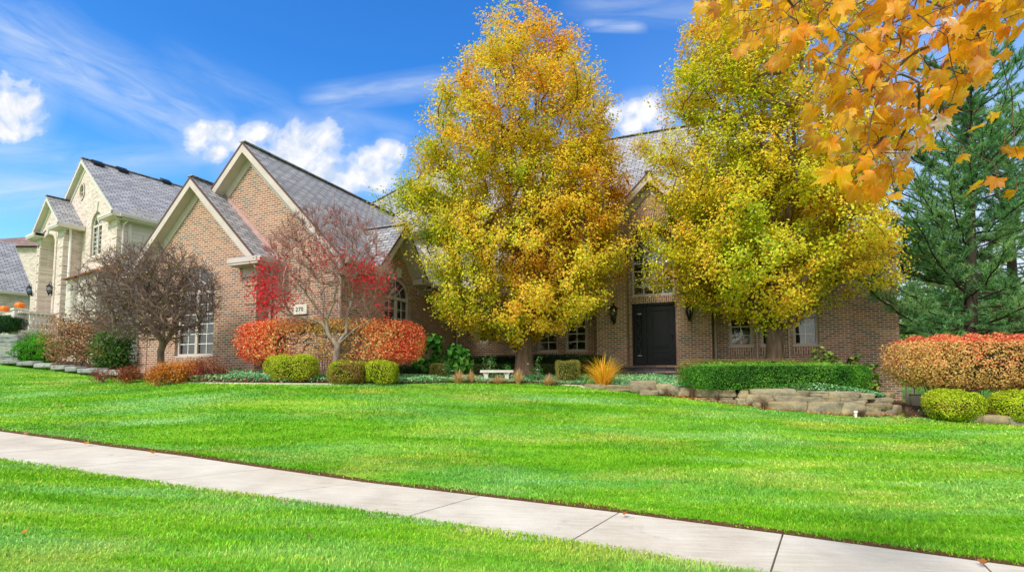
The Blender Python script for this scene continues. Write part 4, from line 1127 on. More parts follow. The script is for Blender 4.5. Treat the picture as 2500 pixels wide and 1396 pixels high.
# ------------------------------------------------------------------ the two pear trees
def pear(label, base, trunk_r, prof, cx_of_z, ydepth, seed, ntips, nleaf, pal, fork_z, lean=0, up_orange=0, spires=(), cut=None, sp=.5):
    rng = RS(seed); bx, by, bz = base
    zz = np.array([p[0] for p in prof]); rl = np.array([p[1] for p in prof]); rr = np.array([p[2] for p in prof])
    T = []
    while len(T) < ntips:
        z = rng.uniform(zz[0], zz[-1]); wl, wr = np.interp(z, zz, rl), np.interp(z, zz, rr)
        if rng.rand() > ((wl+wr)/2/ (max((rl+rr)/2)))**1.5: continue
        a = rng.uniform(0, 2*np.pi); q = rng.rand()**.36
        R_ = wr if math.cos(a) > 0 else wl
        rag = .78+.42*vnoise(np.array([[math.cos(a)*2.2+9, math.sin(a)*2.2+9, z*.85]]), 1.5, seed+1)[0]; q *= rag
        p = np.array([cx_of_z(z)+math.cos(a)*R_*q, by+math.sin(a)*min(ydepth, (wl+wr)/2)*q, z])
        # lumpy outline and hollow pockets
        if vnoise(p[None], .95, seed)[0] < .22+.13*q: continue
        if vnoise(p[None], 2.1, seed+5)[0] < .18: continue
        if q > .5 and math.sin((p[2]-.45*q*rr.max())*5.4+5*vnoise(np.array([[math.cos(a)*1.5+5, math.sin(a)*1.5+5, 0.]]), 1., seed+2)[0]) < -.5 and rng.rand() < .8: continue
        if behind_house(p[None])[0]: continue
        T.append(p)
    T = np.array(T)
    zf = fork_z+.6
    P = [np.array((bx, by, bz-.15+(zf-bz+.15)*k/4)) for k in range(5)]; par = [-1, 0, 1, 2, 3]
    nl = 9
    for j in range(nl):
        a = 2*np.pi*j/nl+rng.uniform(-.3, .3); s0 = rng.uniform(.14, .5) if j else .05; prev = rng.choice([3, 4]); q0 = P[prev]; top_ = zz[-1]*(.93-.55*s0) if j else zz[-1]*.92
        for k in range(1, 11):
            f = k/10; R_ = s0*3.4*f**.8
            q = np.array((bx+(cx_of_z(top_)-bx)*f+math.cos(a)*R_, by+math.sin(a)*R_*.7, q0[2]+(top_-q0[2])*f**1.1))+rng.normal(0, .05, 3); P.append(q); par.append(prev); prev = len(P)-1
    P = np.array(P); par = np.array(par); D = np.array([P[i]-P[par[i]] if par[i] >= 0 else np.array([0, 0, 1.]) for i in range(len(P))]); D /= np.linalg.norm(D, axis=1)[:, None]
    P, par, D, tips = regrow(P, par, D, T, .28, rng=rng, cosw=.6, curve=.42, wob=.10, first=4, up=.5)
    # limbs leave the stem only above the fork
    R = radii(par, .006, trunk_r)
    for k in range(2): R[k] *= 1.0+.22*(2-k)
    t = empty('pear_tree', base, label, 'tree', 'pear trees in front of the entrance')
    tubes('trunk', P, par, R, M['bark_pear'], t, base)
    # leaf sprays round the twig ends
    per = nleaf//len(tips); tp = P[tips]; td = D[tips]
    out = tp-np.array([bx+lean*.5, by, 0]); out[:, 2] = .9; out /= np.linalg.norm(out, axis=1)[:, None]
    ax = td*.7+out*.5; ax /= np.linalg.norm(ax, axis=1)[:, None]
    cnt = rng.poisson(per, len(tips)); idx = np.repeat(np.arange(len(tips)), cnt); n = len(idx)
    s = rng.uniform(-.95, .35, n)*sp*rng.uniform(.6, 1.2, len(tips))[idx]
    C_ = tp[idx]+ax[idx]*s[:, None]+rng.normal(0, 1, (n, 3))*np.array([.13, .13, .11])*sp*1.7*(1.1-.5*np.abs(s/sp))[:, None]
    keep = ~behind_house(C_, .02)
    if cut is not None: keep &= ~cut(C_)
    C_ = C_[keep]; idx = idx[keep]; n = len(C_)
    hgt = (C_[:, 2]-zz[0])/(zz[-1]-zz[0])
    tone = .10*(seed == 34)+.10*(seed == 21)+vnoise(C_, .9, seed+3)*.45+rng.rand(len(tips))[idx]*.35+rng.normal(0, .12, n)+.06+up_orange*np.where(hgt > .3, (hgt-.55)*.24, -.08)+up_orange*.045*(C_[:, 0]-bx)
    k = np.clip((tone-.05)/.95*len(pal), 0, len(pal)-1).astype(int)
    col = palette(pal, k, rng, .22)
    L = rng.uniform(.058, .095, n); o = C_-np.array([bx, by, bz+3.]); o /= np.linalg.norm(o, axis=1)[:, None]+1e-9
    leaves('foliage', C_, L, L*.66, col, M['leaf'], t, base, rng, .5, .3, o*.8+np.array([-.15, -.2, .6]), .6)
    return t
pal1 = [(138,170,36), (180,198,40), (212,212,46), (232,216,52), (240,212,54), (246,204,56), (246,192,56), (246,176,54), (248,158,50)]
prof1 = [(.95, .3, .2), (1.3, 2.2, 1.3), (2.0, 3.1, 2.5), (2.8, 3.3, 3.0), (3.6, 3.5, 3.15), (4.6, 3.7, 3.2), (5.4, 4.4, 3.2), (6.0, 3.9, 3.2), (6.8, 3.3, 3.1), (7.6, 3.15, 3.0), (8.2, 2.9, 2.5), (8.9, 2.2, 2.2), (9.7, 1.8, 1.85), (10.5, 1.25, 1.4), (11.1, .85, 1.0), (11.6, .5, .6), (11.95, .12, .2)]
b1_ = at(1280, 912, 15.2); b1_.z = .02
pear('tall golden pear tree left of the door behind the stone bench', tuple(b1_), .24, prof1, lambda z: .30, 2.7, 21, 2900, 165000, pal1, 1.2, .25, up_orange=1.0)
pal2 = [(136,166,30), (176,196,34), (206,210,40), (226,216,46), (238,214,50), (242,206,52), (244,192,54), (246,176,56)]
prof2 = [(1.35, .3, .3), (1.75, 1.8, 1.7), (2.2, 2.7, 2.6), (2.7, 3.3, 3.3), (3.4, 3.45, 3.3), (4.4, 3.3, 3.2), (5.4, 3.1, 3.0), (6.4, 3.15, 2.9), (7.4, 3.0, 3.0), (8.4, 2.7, 2.9), (9.4, 2.35, 2.5), (10.4, 1.9, 2.1), (11.4, 1.2, 1.4), (12.3, .2, .2)]
b2_ = at(1893, 885, 13.5); b2_.z = -.05
pear('broad yellow green pear tree right of the door behind the yew hedge', tuple(b2_), .21, prof2, lambda z: 7.0, 2.6, 34, 2900, 165000, pal2, 1.2, 0, up_orange=.35)

# ------------------------------------------------------------------ bare ornamental tree in front of the arched window
def ell_targets(rng, n, c, r, lo=None, shell=.45, seed=0, cut=.25):
    T = []
    while len(T) < n:
        d = rng.normal(0, 1, 3); d /= np.linalg.norm(d); q = rng.rand()**shell
        p = np.array(c)+d*np.array(r)*q
        if lo is not None and p[2] < lo(p): continue
        if vnoise(p[None], 1.6, seed)[0] < cut: continue
        if behind_house(p[None], .05)[0]: continue
        T.append(p)
    return np.array(T)
rng = RS(5)
bt = at(396, 893, 12.9); bt = Vector((bt.x, bt.y, ground(bt.x, bt.y)))
fk = at(392, 858, 12.9)
c0 = at(372, 725, 12.9)
T = ell_targets(rng, 2600, (c0.x, 12.8, c0.z+.0), (1.72, 1.25, 1.38), lambda p: fk.z+.15+.32*abs(p[0]-fk.x), .4, 3, .2)
mainl = [at(x, y, d) for x, y, d in ((300, 760, 12.7), (345, 780, 12.4), (430, 720, 12.8), (445, 800, 12.7), (330, 700, 13.2), (410, 680, 12.6), (480, 740, 12.6), (260, 740, 12.9), (400, 760, 13.3))]
trunk = [tuple(bt-Vector((0, 0, .1))), tuple(bt.lerp(fk, .5)), tuple(fk)]
P, par, D, tips = grow(trunk, np.array([tuple(q) for q in mainl]), .2, .0, .5, .3, rng, .12)
def twiglets(P, D, rng, idx, n_per, ln, out=None, spread=.7):
    """short side shoots from nodes idx -> targets"""
    T = []
    for i in idx:
        for _ in range(n_per):
            d = D[i]+rng.normal(0, spread, 3)
            if out is not None: d += out*.4
            d /= np.linalg.norm(d); T.append(P[i]+d*ln*rng.uniform(.5, 1.2))
    return np.array(T)
P, par, D, tips = regrow(P, par, D, T, .16, rng=rng, cosw=.7, curve=.35, wob=.1)
def add_direct(P, par, D, idx, T):
    n = len(P); P2 = np.concatenate([P, T]); par2 = np.concatenate([par, idx]); d = T-P[idx]; d /= np.linalg.norm(d, axis=1)[:, None]
    return P2, par2, np.concatenate([D, d])
ii = rng.choice(np.arange(60, len(P)), 9500); dd = D[ii]+rng.normal(0, .55, (9500, 3)); dd /= np.linalg.norm(dd, axis=1)[:, None]
P, par, D = add_direct(P, par, D, ii, P[ii]+dd*rng.uniform(.08, .28, 9500)[:, None])
R = radii(par, .0037, .082); 
t = empty('ornamental_tree', bt, 'nearly bare brown ornamental tree with round crown beside arched window', 'tree')
tubes('trunk', P, par, R, M['bark_brown'], t, bt)
n = 420; ii = rng.choice(len(P), n, p=(lambda q: q/q.sum())(np.clip(1.4-.4*(P[:, 0]-fk.x), .1, 3)*(P[:, 2] > fk.z+.3))); C_ = P[ii]+rng.normal(0, .05, (n, 3)); L = rng.uniform(.03, .06, n)
leaves('foliage', C_, L, L*.7, palette([(210,206,70), (190,196,60), (226,212,90), (168,120,60)], rng.randint(0, 4, n), rng), M['leaf'], t, bt, rng)

# ------------------------------------------------------------------ japanese maple, mostly bare with scarlet leaves
rng = RS(9)
d0 = 12.25
bm = at(822, 905, d0); bm = Vector((bm.x, bm.y, ground(bm.x, bm.y)))
S = lambda *a: tuple(at(*a))
trunkR = [tuple(bm-Vector((0, 0, .1))), S(820, 880, d0), S(822, 855, d0), S(824, 842, d0)]
P, par, D, tips = grow(trunkR, np.array([S(800, 815, 12.2)]), .15, rng=rng)
limbs = [[(824,842), (800,812), (797,780), (792,745), (788,700), (784,655)], [(824,842), (845,812), (848,770), (858,735), (862,690), (860,640)], [(800,812), (788,790), (750,778), (716,772), (696,742), (688,700), (684,650)],
         [(797,780), (815,740), (820,700), (812,650), (806,590)], [(848,770), (880,735), (905,722), (940,690)], [(792,745), (770,725), (748,690), (730,640), (725,590)], [(858,735), (850,690), (835,640), (838,580)], [(862,690), (885,650), (905,600)],
         [(824,842), (870,800), (900,785), (930,800)], [(696,742), (676,732), (660,718), (648,700)], [(784,655), (775,610), (770,560)], [(688,700), (672,668), (668,630)]]
nodes_px = {}
n = 4; P = [np.array(q) for q in trunkR]; par = [-1, 0, 1, 2]
reg = {(824, 842): 3}
for li, L_ in enumerate(limbs):
    prev = reg[L_[0]]; base_d = P[prev][1]; dd = rng.uniform(-.55, .45)
    for k, (x, y) in enumerate(L_[1:], 1):
        q = np.array(S(x, y, d0+dd*k/len(L_[1:])*1.2))
        a = P[prev]
        for f in (.5, 1):
            P.append(a+(q-a)*f+(rng.normal(0, .012, 3) if f < 1 else 0)); par.append(prev); prev = len(P)-1
        reg.setdefault((x, y), prev)
P = np.array(P); par = np.array(par); D = np.array([P[i]-P[par[i]] if par[i] >= 0 else np.array([0, 0, 1.]) for i in range(len(P))]); D /= np.linalg.norm(D, axis=1)[:, None]+1e-9
T = []
while len(T) < 900:
    px, py = rng.uniform(635, 965), rng.uniform(512, 800)
    # fan-shaped outline
    w_ = np.interp(py, [512, 540, 600, 680, 760, 800], [60, 105, 140, 165, 150, 40])
    if abs(px-798) > w_: continue
    if 706 < px < 762 and 728 < py < 780: continue
    if py > 700 and abs(px-800) < 60 and rng.rand() < .7: continue
    q = np.array(S(px, py, d0+rng.uniform(-.9, .9)))
    if behind_house(q[None], .05)[0]: continue
    T.append(q)
P, par, D, tips = regrow(P, par, D, np.array(T), .16, rng=rng, cosw=.6, curve=.16, wob=.04, first=4, up=.6)
nn = 6500; ii = rng.choice(np.arange(80, len(P)), nn); dd = D[ii]+rng.normal(0, .4, (nn, 3))+np.array([0, 0, .35]); dd /= np.linalg.norm(dd, axis=1)[:, None]
TW = (P[ii], P[ii]+dd*rng.uniform(.08, .34, nn)[:, None])
R = radii(par, .0028, .070, 2.3)
t = empty('japanese_maple', bm, 'leafless grey japanese maple with clusters of scarlet leaves', 'tree')
tubes('trunk', P, par, R, M['bark_grey'], t, bm)
A_, B_ = TW; k = len(A_); Pt = np.stack([A_, B_], 1).reshape(-1, 3); dt = B_-A_; st_ = np.cross(dt, np.random.RandomState(1).normal(0, 1, dt.shape)); st_ /= np.linalg.norm(st_, axis=1)[:, None]; st2 = np.cross(dt, st_); st2 /= np.linalg.norm(st2, axis=1)[:, None]
ra = .0038; Vt = np.stack([A_+st_*ra, A_-st_*ra*.5+st2*ra*.87, A_-st_*ra*.5-st2*ra*.87, B_+st_*.0018, B_-st_*.0009+st2*.0016, B_-st_*.0009-st2*.0016], 1).reshape(-1, 3); q_ = np.arange(k)*6
np_mesh('twigs', Vt, np.concatenate([np.stack([q_, q_+1, q_+4, q_+3], 1), np.stack([q_+1, q_+2, q_+5, q_+4], 1), np.stack([q_+2, q_, q_+3, q_+5], 1)]), M['bark_redtwig'], t, bm)
def star_leaves(name, C_, S_, col, m, parent, origin, rng, pts=5, nrm=None):
    n = len(C_); nn = rng.normal(0, 1, (n, 3)); 
    if nrm is not None: nn += nrm
    nn /= np.linalg.norm(nn, axis=1)[:, None]; d = rng.normal(0, 1, (n, 3)); d[:, 2] -= .8; d -= nn*(d*nn).sum(1)[:, None]; d /= np.linalg.norm(d, axis=1)[:, None]; s = np.cross(d, nn)
    V = []; th = np.radians(np.linspace(-130, 130, 2*pts+1)); rad = np.array([.35 if k % 2 == 0 else 1. for k in range(2*pts+1)]); rad[1::2] *= (np.interp(np.abs(th[1::2]), [0, 2.3], [1, .6]))
    V.append(C_)
    for a, r in zip(th, rad): V.append(C_+(d*math.cos(a)+s*math.sin(a))*(S_*r)[:, None]-nn*(S_*r*r*.25)[:, None])
    V = np.stack(V, 1); k = np.arange(n)*(2*pts+2); F = np.concatenate([np.stack([k, k+1+i, k+2+i], 1) for i in range(2*pts)])
    return np_mesh(name, V.reshape(-1, 3), F, m, parent, origin, col=np.repeat(col, 2*pts+2, 0))
cl = [(645,690,30,520), (668,665,28,240), (655,745,26,420), (690,730,24,170), (650,715,25,300), (905,655,28,300), (870,650,26,210), (925,690,26,280), (890,690,24,140), (795,625,20,90), (775,625,20,80), (825,640,22,70), (850,620,16,20), (930,745,16,50), (945,775,8,16), (780,590,12,12), (700,610,25,24), (830,560,40,24), (870,700,20,60), (640,640,14,50), (760,650,60,60), (720,680,40,50)]
C_ = []
for x, y, s, k in cl:
    for _ in range(int(k*.55)):
        px, py = rng.normal(x, s*.8), rng.normal(y, s*.75); C_.append(S(px, py, d0-.35+rng.normal(0, .25)))
C_ = np.array(C_); C_ = C_[~behind_house(C_, .03)]; n = len(C_)
star_leaves('foliage', C_, rng.uniform(.032, .062, n), palette([(226,20,52), (200,14,44), (240,40,66), (214,24,40), (232,60,60)], rng.randint(0, 5, n), rng, .2), M['leaf'], t, bm, rng)

# ------------------------------------------------------------------ pine
def pine(label, base, top, r_low, seed, nbr, lowz, second=None, tuft=18):
    rng = RS(seed); bx, by, bz = base
    trunk = [np.array((bx+(top[0]-bx)*k/14, by+(top[1]-by)*k/14, bz+(top[2]-bz)*k/14)) for k in range(15)]
    P = list(trunk); par = [-1]+list(range(14)); D = [np.array([0, 0, 1.])]*15; tuftC = []; tuftD = []
    for b in range(nbr):
        f = (b+rng.rand())/nbr; z = lowz+(top[2]-lowz)*f*.97; a = rng.uniform(0, 2*np.pi)
        L = r_low*(1-f)**.75*rng.uniform(.75, 1.1)+.35; k = int(np.clip((z-bz)/(top[2]-bz)*14, 1, 13)); 
        st = trunk[k]+(trunk[k+1]-trunk[k])*((z-bz)/(top[2]-bz)*14-k); P.append(st); par.append(k); prev = len(P)-1; D.append(np.array([0, 0, 1.]))
        
        if b % 3 == 0 and f < .45 and seed == 3: a = rng.uniform(2.9, 3.95); L = rng.uniform(3.4, 4.6)*(1-f)
        el = rng.uniform(-.12, .3)+f*.6; m = max(3, int(L/.3)); dirn = np.array([math.cos(a)*math.cos(el), math.sin(a)*math.cos(el), math.sin(el)])
        for s in range(1, m+1):
            g_ = s/m; q = st+dirn*L*g_+np.array([0, 0, -.16*L*g_*(1-g_)+.22*L*g_*g_*.6])+rng.normal(0, .03, 3); P.append(q); par.append(prev); dd = q-P[prev]; D.append(dd/np.linalg.norm(dd)); prev = len(P)-1
            if g_ > .16:
                for _ in range(rng.randint(3, 6)):
                    sd = np.cross(D[-1] if len(D) else dirn, [0, 0, 1]); sd = sd/(np.linalg.norm(sd)+1e-6)*rng.choice([-1, 1])
                    v = D[prev]*rng.uniform(.4, 1)+sd*rng.uniform(.3, 1)+np.array([0, 0, rng.uniform(-.1, .55)]); v /= np.linalg.norm(v); l = rng.uniform(.25, .75)*(1.1-.4*g_)*min(1, L/2)
                    a0 = P[prev]; p1 = a0+v*l*.5; p2 = a0+v*l+np.array([0, 0, .08*l])
                    P += [p1, p2]; par += [prev, len(P)-2]; D += [v, v]
                    for c in (p2, p1+(p2-p1)*.45) : tuftC.append(c); tuftD.append(v)
                    if rng.rand() < .5: tuftC.append(p1+rng.normal(0, .04, 3)); tuftD.append(v)
        tuftC.append(P[prev]); tuftD.append(D[prev])
    P = np.array(P); par = np.array(par); C_ = np.array(tuftC); Dv = np.array(tuftD)
    R = radii(par, .006, .17)
    t = empty('pine_tree', base, label, 'tree', 'pines at the right edge')
    tubes('trunk', P, par, R, M['bark_pine'], t, base)
    ok = ~behind_house(C_, 0); C_ = C_[ok]; Dv = Dv[ok]; n = len(C_)
    idx = np.repeat(np.arange(n), tuft); N_ = len(idx)
    d = Dv[idx]*.75+rng.normal(0, .62, (N_, 3))+np.array([0, 0, .18]); d /= np.linalg.norm(d, axis=1)[:, None]
    s = np.cross(d, rng.normal(0, 1, (N_, 3))); s /= np.linalg.norm(s, axis=1)[:, None]
    b = C_[idx]-Dv[idx]*rng.uniform(0, .16, N_)[:, None]; L = rng.uniform(.09, .16, N_)[:, None]; w_ = .0062
    V = np.stack([b-s*w_, b+s*w_, b+d*L], 1).reshape(-1, 3); k = np.arange(N_)*3; F = np.stack([k, k+1, k+2], 1)
    tone = (vnoise(C_, 1.1, seed)*3.2+rng.rand(n)*1.6).astype(int)[idx]
    col = palette([(76,126,76), (98,150,88), (118,166,98), (140,178,106), (160,186,114)], np.clip(tone, 0, 4), rng, .2)
    np_mesh('foliage', V, F, M['needle'], t, base, col=np.repeat(col, 3, 0))
    return t
b = at(2362, 850, 15.0); gz_ = ground(b.x, b.y); tpn = at(2345, 100, 15.3)
pine('dark green pine with bare lower boughs behind the orange hedge', (b.x, b.y, gz_), (tpn.x+.2, 15.2, 10.6), 3.8, 3, 125, .9, tuft=28)
b = at(2520, 850, 17.5); pine('second pine half out of frame at right edge', (b.x-.6, b.y, ground(b.x, b.y)), (b.x-.4, b.y, 9.3), 3.6, 8, 95, 1.3, tuft=26)
# ------------------------------------------------------------------ foreground maple bough, overhead at the right
rng = RS(77)
mt_base = Vector((5.6, 3.4, 0)); mt_base.z = ground(mt_base.x, mt_base.y)
Q = lambda x, y, d: np.array(tuple(at(x, y, d)))
P = []; par = []
tr_ = [np.array(tuple(mt_base))+np.array([0, 0, -.1])+np.array([-.05*k, -.02*k, .62*k]) for k in range(10)]
P += tr_; par += [-1]+list(range(9))
def limb(start, pts, sub=3):
    prev = start
    for q in pts:
        a = P[prev]
        for s in range(1, sub+1):
            P.append(a+(q-a)*s/sub+rng.normal(0, .008, 3)); par.append(prev); prev = len(P)-1
    return prev
ids = {}
spec = [
 ('a', 7, [(2900,-420,2.6), (2620,-180,2.55), (2430,-30,2.5), (2370,60,2.45), (2310,160,2.4), (2230,250,2.35), (2150,345,2.3), (2090,400,2.25)], ),
 ('b', ('a', 5*3), [(2200,260,2.5), (2120,345,2.55), (2050,420,2.6)]),
 ('c', 7, [(2900,-500,2.3), (2500,-260,2.25), (2250,-110,2.2), (2120,70,2.2), (2040,130,2.15)]),
 ('d', ('c', 9), [(2160,20,2.3), (2050,80,2.35), (1940,100,2.4), (1830,122,2.4)]),
 ('e', ('c', 6), [(2080,-120,2.2), (1960,-10,2.2), (1880,60,2.2), (1830,80,2.25)]),
 ('f', ('a', 9), [(2470,60,2.6), (2450,190,2.6), (2470,300,2.6), (2480,380,2.6)]),
 ('g', ('a', 15), [(2290,250,2.5), (2310,300,2.55), (2345,345,2.6)]),
 ('h', ('a', 12), [(2260,120,2.2), (2160,200,2.15), (2060,240,2.1), (2000,300,2.1)]),
 ('i', ('c', 12), [(2060,190,2.4), (1990,260,2.4)]),
 ('j', ('a', 18), [(2200,330,2.45), (2180,400,2.45), (2120,450,2.5)]),
 ('k', ('e', 6), [(1880,-20,2.4), (1780,-15,2.45), (1730,20,2.5)]),
 ('l', ('c', 9), [(2230,30,2.1), (2300,90,2.05), (2340,200,2.1)])]
start = {}
for nm, st, pts in spec:
    s0 = st if isinstance(st, int) else start[st[0]]+st[1]
    s0 = min(s0, len(P)-1); start[nm] = len(P)-1
    limb(s0, [Q(*q) for q in pts])
P = np.array(P); par = np.array(par); D = np.array([P[i]-P[par[i]] if par[i] >= 0 else np.array([0, 0, 1.]) for i in range(len(P))]); D /= np.linalg.norm(D, axis=1)[:, None]+1e-9
# leaf anchor points: sampled over the region the bough covers
def region(px, py):
    up = np.interp(px, [1700, 1760, 1850, 1950, 2000, 2060, 2120, 2200, 2300, 2500], [28, 95, 120, 150, 330, 470, 490, 470, 340, 60])
    return py < up
spots = []
while len(spots) < 540:
    px, py = rng.uniform(1700, 2560), rng.uniform(-90, 490)
    if not region(px, py): continue
    core = abs((py-60)-(2370-px)*1.15)/1.5      # distance from the main bough line
    dn = 1.0 if (px > 2080 and py < 150) else np.interp(core, [0, 70, 160], [1, .75, .22])
    if px < 2000: dn = .8 if py < 75 else .32
    if 2000 <= px < 2120 and py < 230: dn = .42
    if px > 2330 and py > 150: dn = .12
    if px > 2480 and py > 130: dn *= .5
    if rng.rand() > dn: continue
    spots.append((px, py, rng.uniform(1.95, 2.75)))
spots += [(2352,372,2.4), (2272,240+85,2.4), (2300,240,2.5), (2370,245,2.5), (2440,270,2.45), (2420,300,2.45), (2435,430,2.5), (2415,445,2.5), (2484,455,2.4), (2452,350,2.6), (2490,350,2.6), (2170,455,2.4), (2215,380,2.4), (2080,455,2.4), (2042,430,2.45), (2390,190,2.3), (2275,80,2.2), (2330,110,2.3)]
tgt = np.array([Q(x, y-14, d) for x, y, d in spots])
P, par, D, tips = regrow(P, par, D, tgt, .06, rng=rng, cosw=.6, curve=.3, wob=.1, first=12, up=.2)
R = radii(par, .0018, .17); R = np.minimum(R, .17); mm = np.arange(len(R)) >= 10; R[mm] = np.minimum(R[mm], .022)*.5+.0006
mt = empty('maple_tree', mt_base, 'golden orange maple bough hanging in from upper right corner', 'tree')
tubes('trunk', P, par, R, M['bark_pear'], mt, mt_base)
# one lobed leaf with curl; vertices as (forward, side) polar outline of a maple leaf
half_ = [(-6, -.02), (-60, .30), (0, 0)]
ol = [(0, 1.0), (9, .74), (15, .72), (18, .66), (27, .56), (38, .80), (45, .72), (50, .96), (57, .72), (66, .66), (72, .54), (88, .58), (96, .68), (108, .62), (116, .74), (128, .50), (145, .40), (165, .26), (180, .10)]
th = [math.radians(a) for a, _ in ol]+[-math.radians(a) for a, _ in reversed(ol[1:-1])]
rd = [r for _, r in ol]+[r for _, r in reversed(ol[1:-1])]
ox = np.array([r*math.cos(a) for a, r in zip(th, rd)])+.35; oy = np.array([r*math.sin(a) for a, r in zip(th, rd)])
no = len(ox)
def big_leaves(C_, S_, Dn, Nn, curl, cup, col, colm):
    n = len(C_); s = np.cross(Dn, Nn)
    rings = []
    for f in (0.0, .5, 1.0):
        x = (.35+(ox-.35)*f) if f else np.array([.35]); y = oy*f if f else np.array([0.])
        fx = x[None]; fy = y[None]
        lob = np.cos(np.arctan2(fy, fx-.35)*5)*.0
        z = -curl[:, None]*(fx-.1)**2*.55-cup[:, None]*fy**2*.9+.05*np.sin(fx*9+fy*7+curl[:, None]*20)*f
        rings.append(C_[:, None, :]+S_[:, None, None]*(fx[..., None]*Dn[:, None, :]+fy[..., None]*s[:, None, :]+z[..., None]*Nn[:, None, :]))
    V = np.concatenate(rings, 1); k = V.shape[1]; b = np.arange(n)[:, None]*k; i = np.arange(no)[None]; j = (i+1) % no
    t1 = np.stack([(b+0*i).ravel(), (b+1+i).ravel(), (b+1+j).ravel()], 1)
    q = np.stack([(b+1+i).ravel(), (b+1+no+i).ravel(), (b+1+no+j).ravel(), (b+1+j).ravel()], 1)
    F = np.concatenate([t1, q[:, [0, 1, 2]], q[:, [0, 2, 3]]])
    lobe = np.exp(-np.min(np.abs(np.degrees(np.abs(np.array(th)))[:, None]-np.array([0, 50, 112])[None]), 1)/6.)[None, :, None]
    mid_ = (col*.62+colm*.38)[:, None]*np.ones((1, no, 1)); mid_ = mid_*(1-.45*lobe*.8)+np.array([.72, .50, .12])*.45*lobe*.8
    mid_ = mid_*(1+.18*(1-lobe)*np.sin(np.arange(no)*2.1)[None, :, None]); out_ = col[:, None]*(1-.35*lobe*(np.arange(n)[:, None, None] % 3 == 0))
    c = np.concatenate([np.repeat(colm[:, None], 1, 1), mid_, out_], 1)
    return V.reshape(-1, 3), F, c.reshape(-1, 3)
n = len(spots); anchor = P[tips]
order = np.argsort(np.linalg.norm(tgt-P[12], axis=1)); tgt_o = tgt[order]
S_ = rng.uniform(.034, .076, n)
Dn = rng.normal(0, .55, (n, 3)); Dn[:, 2] -= .75; Dn[:, 0] -= .35; Dn /= np.linalg.norm(Dn, axis=1)[:, None]
Nn = rng.normal(0, .8, (n, 3))+np.array([-.1, -.6, .5]); Nn -= Dn*(Nn*Dn).sum(1)[:, None]; Nn /= np.linalg.norm(Nn, axis=1)[:, None]
pet = Dn*.4+np.array([0, 0, -.5]); pet /= np.linalg.norm(pet, axis=1)[:, None]; C_ = tgt_o+pet*.04
ci = rng.choice(8, n, p=[.24, .24, .15, .10, .06, .10, .04, .07]); pal = [(255,180,10), (255,198,22), (255,160,12), (250,182,50), (232,150,76), (255,216,70), (190,124,54), (236,226,230)]
col = palette(pal, ci, rng, .16); colm = palette([(250,168,20), (228,150,30), (220,176,50), (255,190,40)], rng.randint(0, 4, n), rng, .15)
V, F, c = big_leaves(C_, S_, Dn, Nn, rng.uniform(.1, 1.5, n), rng.uniform(-.5, 1.3, n), col, colm)
c = c*(.72+.5*vnoise(V, 26, 2))[:, None]; c[:, 0] = np.clip(c[:, 0]*1.12, 0, .98)
np_mesh('foliage', V, F, M['leaf_maple'], mt, mt_base, col=c, smooth=True)
# petioles
Vp = []; Fp = []; k = 0
for a, b in zip(tgt_o, C_+Dn*S_[:, None]*.3):
    d = b-a; s = np.cross(d, [0, 1, 0]); s = s/(np.linalg.norm(s)+1e-9)*.0011; Vp += [a-s, a+s, b+s, b-s]; Fp.append((k, k+1, k+2, k+3)); k += 4
M['petiole'] = simple('petiole_red', lin(176,70,44), .6, .1)
np_mesh('leaf_stems', np.array(Vp), np.array(Fp), M['petiole'], mt, mt_base)['kind'] = 'stuff'

# ------------------------------------------------------------------ shrubs
def boxpts(rng, n, r, e=4.0, shell=(.86, 1.0), bottom=True):
    """points near the surface of a rounded box with half sizes r, plus normals"""
    out = []; nr = []
    while sum(len(o) for o in out) < n:
        p = rng.uniform(-1, 1, (n*3, 3)); f = (np.abs(p)**e).sum(1)**(1/e); ok = (f > .05)
        p = p[ok]/f[ok][:, None]; p = p*rng.uniform(*shell, len(p))[:, None]
        w_ = rng.rand(len(p)) < 1
        g = np.sign(p)*np.abs(p)**(e-1)/np.array(r); g /= np.linalg.norm(g, axis=1)[:, None]
        out.append(p[w_]*np.array(r)); nr.append(g[w_])
    return np.concatenate(out)[:n], np.concatenate(nr)[:n]
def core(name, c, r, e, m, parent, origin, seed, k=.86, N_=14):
    """knobbly solid standing for inner twigs, their shade put into its dark colour"""
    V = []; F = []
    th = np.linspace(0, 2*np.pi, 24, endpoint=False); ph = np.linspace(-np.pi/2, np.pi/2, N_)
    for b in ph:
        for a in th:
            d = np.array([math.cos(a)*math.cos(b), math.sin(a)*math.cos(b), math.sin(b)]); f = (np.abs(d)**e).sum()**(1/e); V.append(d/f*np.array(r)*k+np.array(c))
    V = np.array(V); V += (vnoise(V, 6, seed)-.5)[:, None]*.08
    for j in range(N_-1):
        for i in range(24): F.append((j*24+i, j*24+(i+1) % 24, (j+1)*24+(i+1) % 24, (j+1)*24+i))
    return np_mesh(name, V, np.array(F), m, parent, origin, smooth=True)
M['twigshade'] = simple('shaded_twig_core', lin(66,58,36), .95, .4, 25, spec=.05, bump=1)
M['greenshade'] = simple('shaded_green_core', lin(44,58,26), .95, .5, 30, spec=.05, bump=1)  # both core colours are dark to paint in the shade inside shrubs
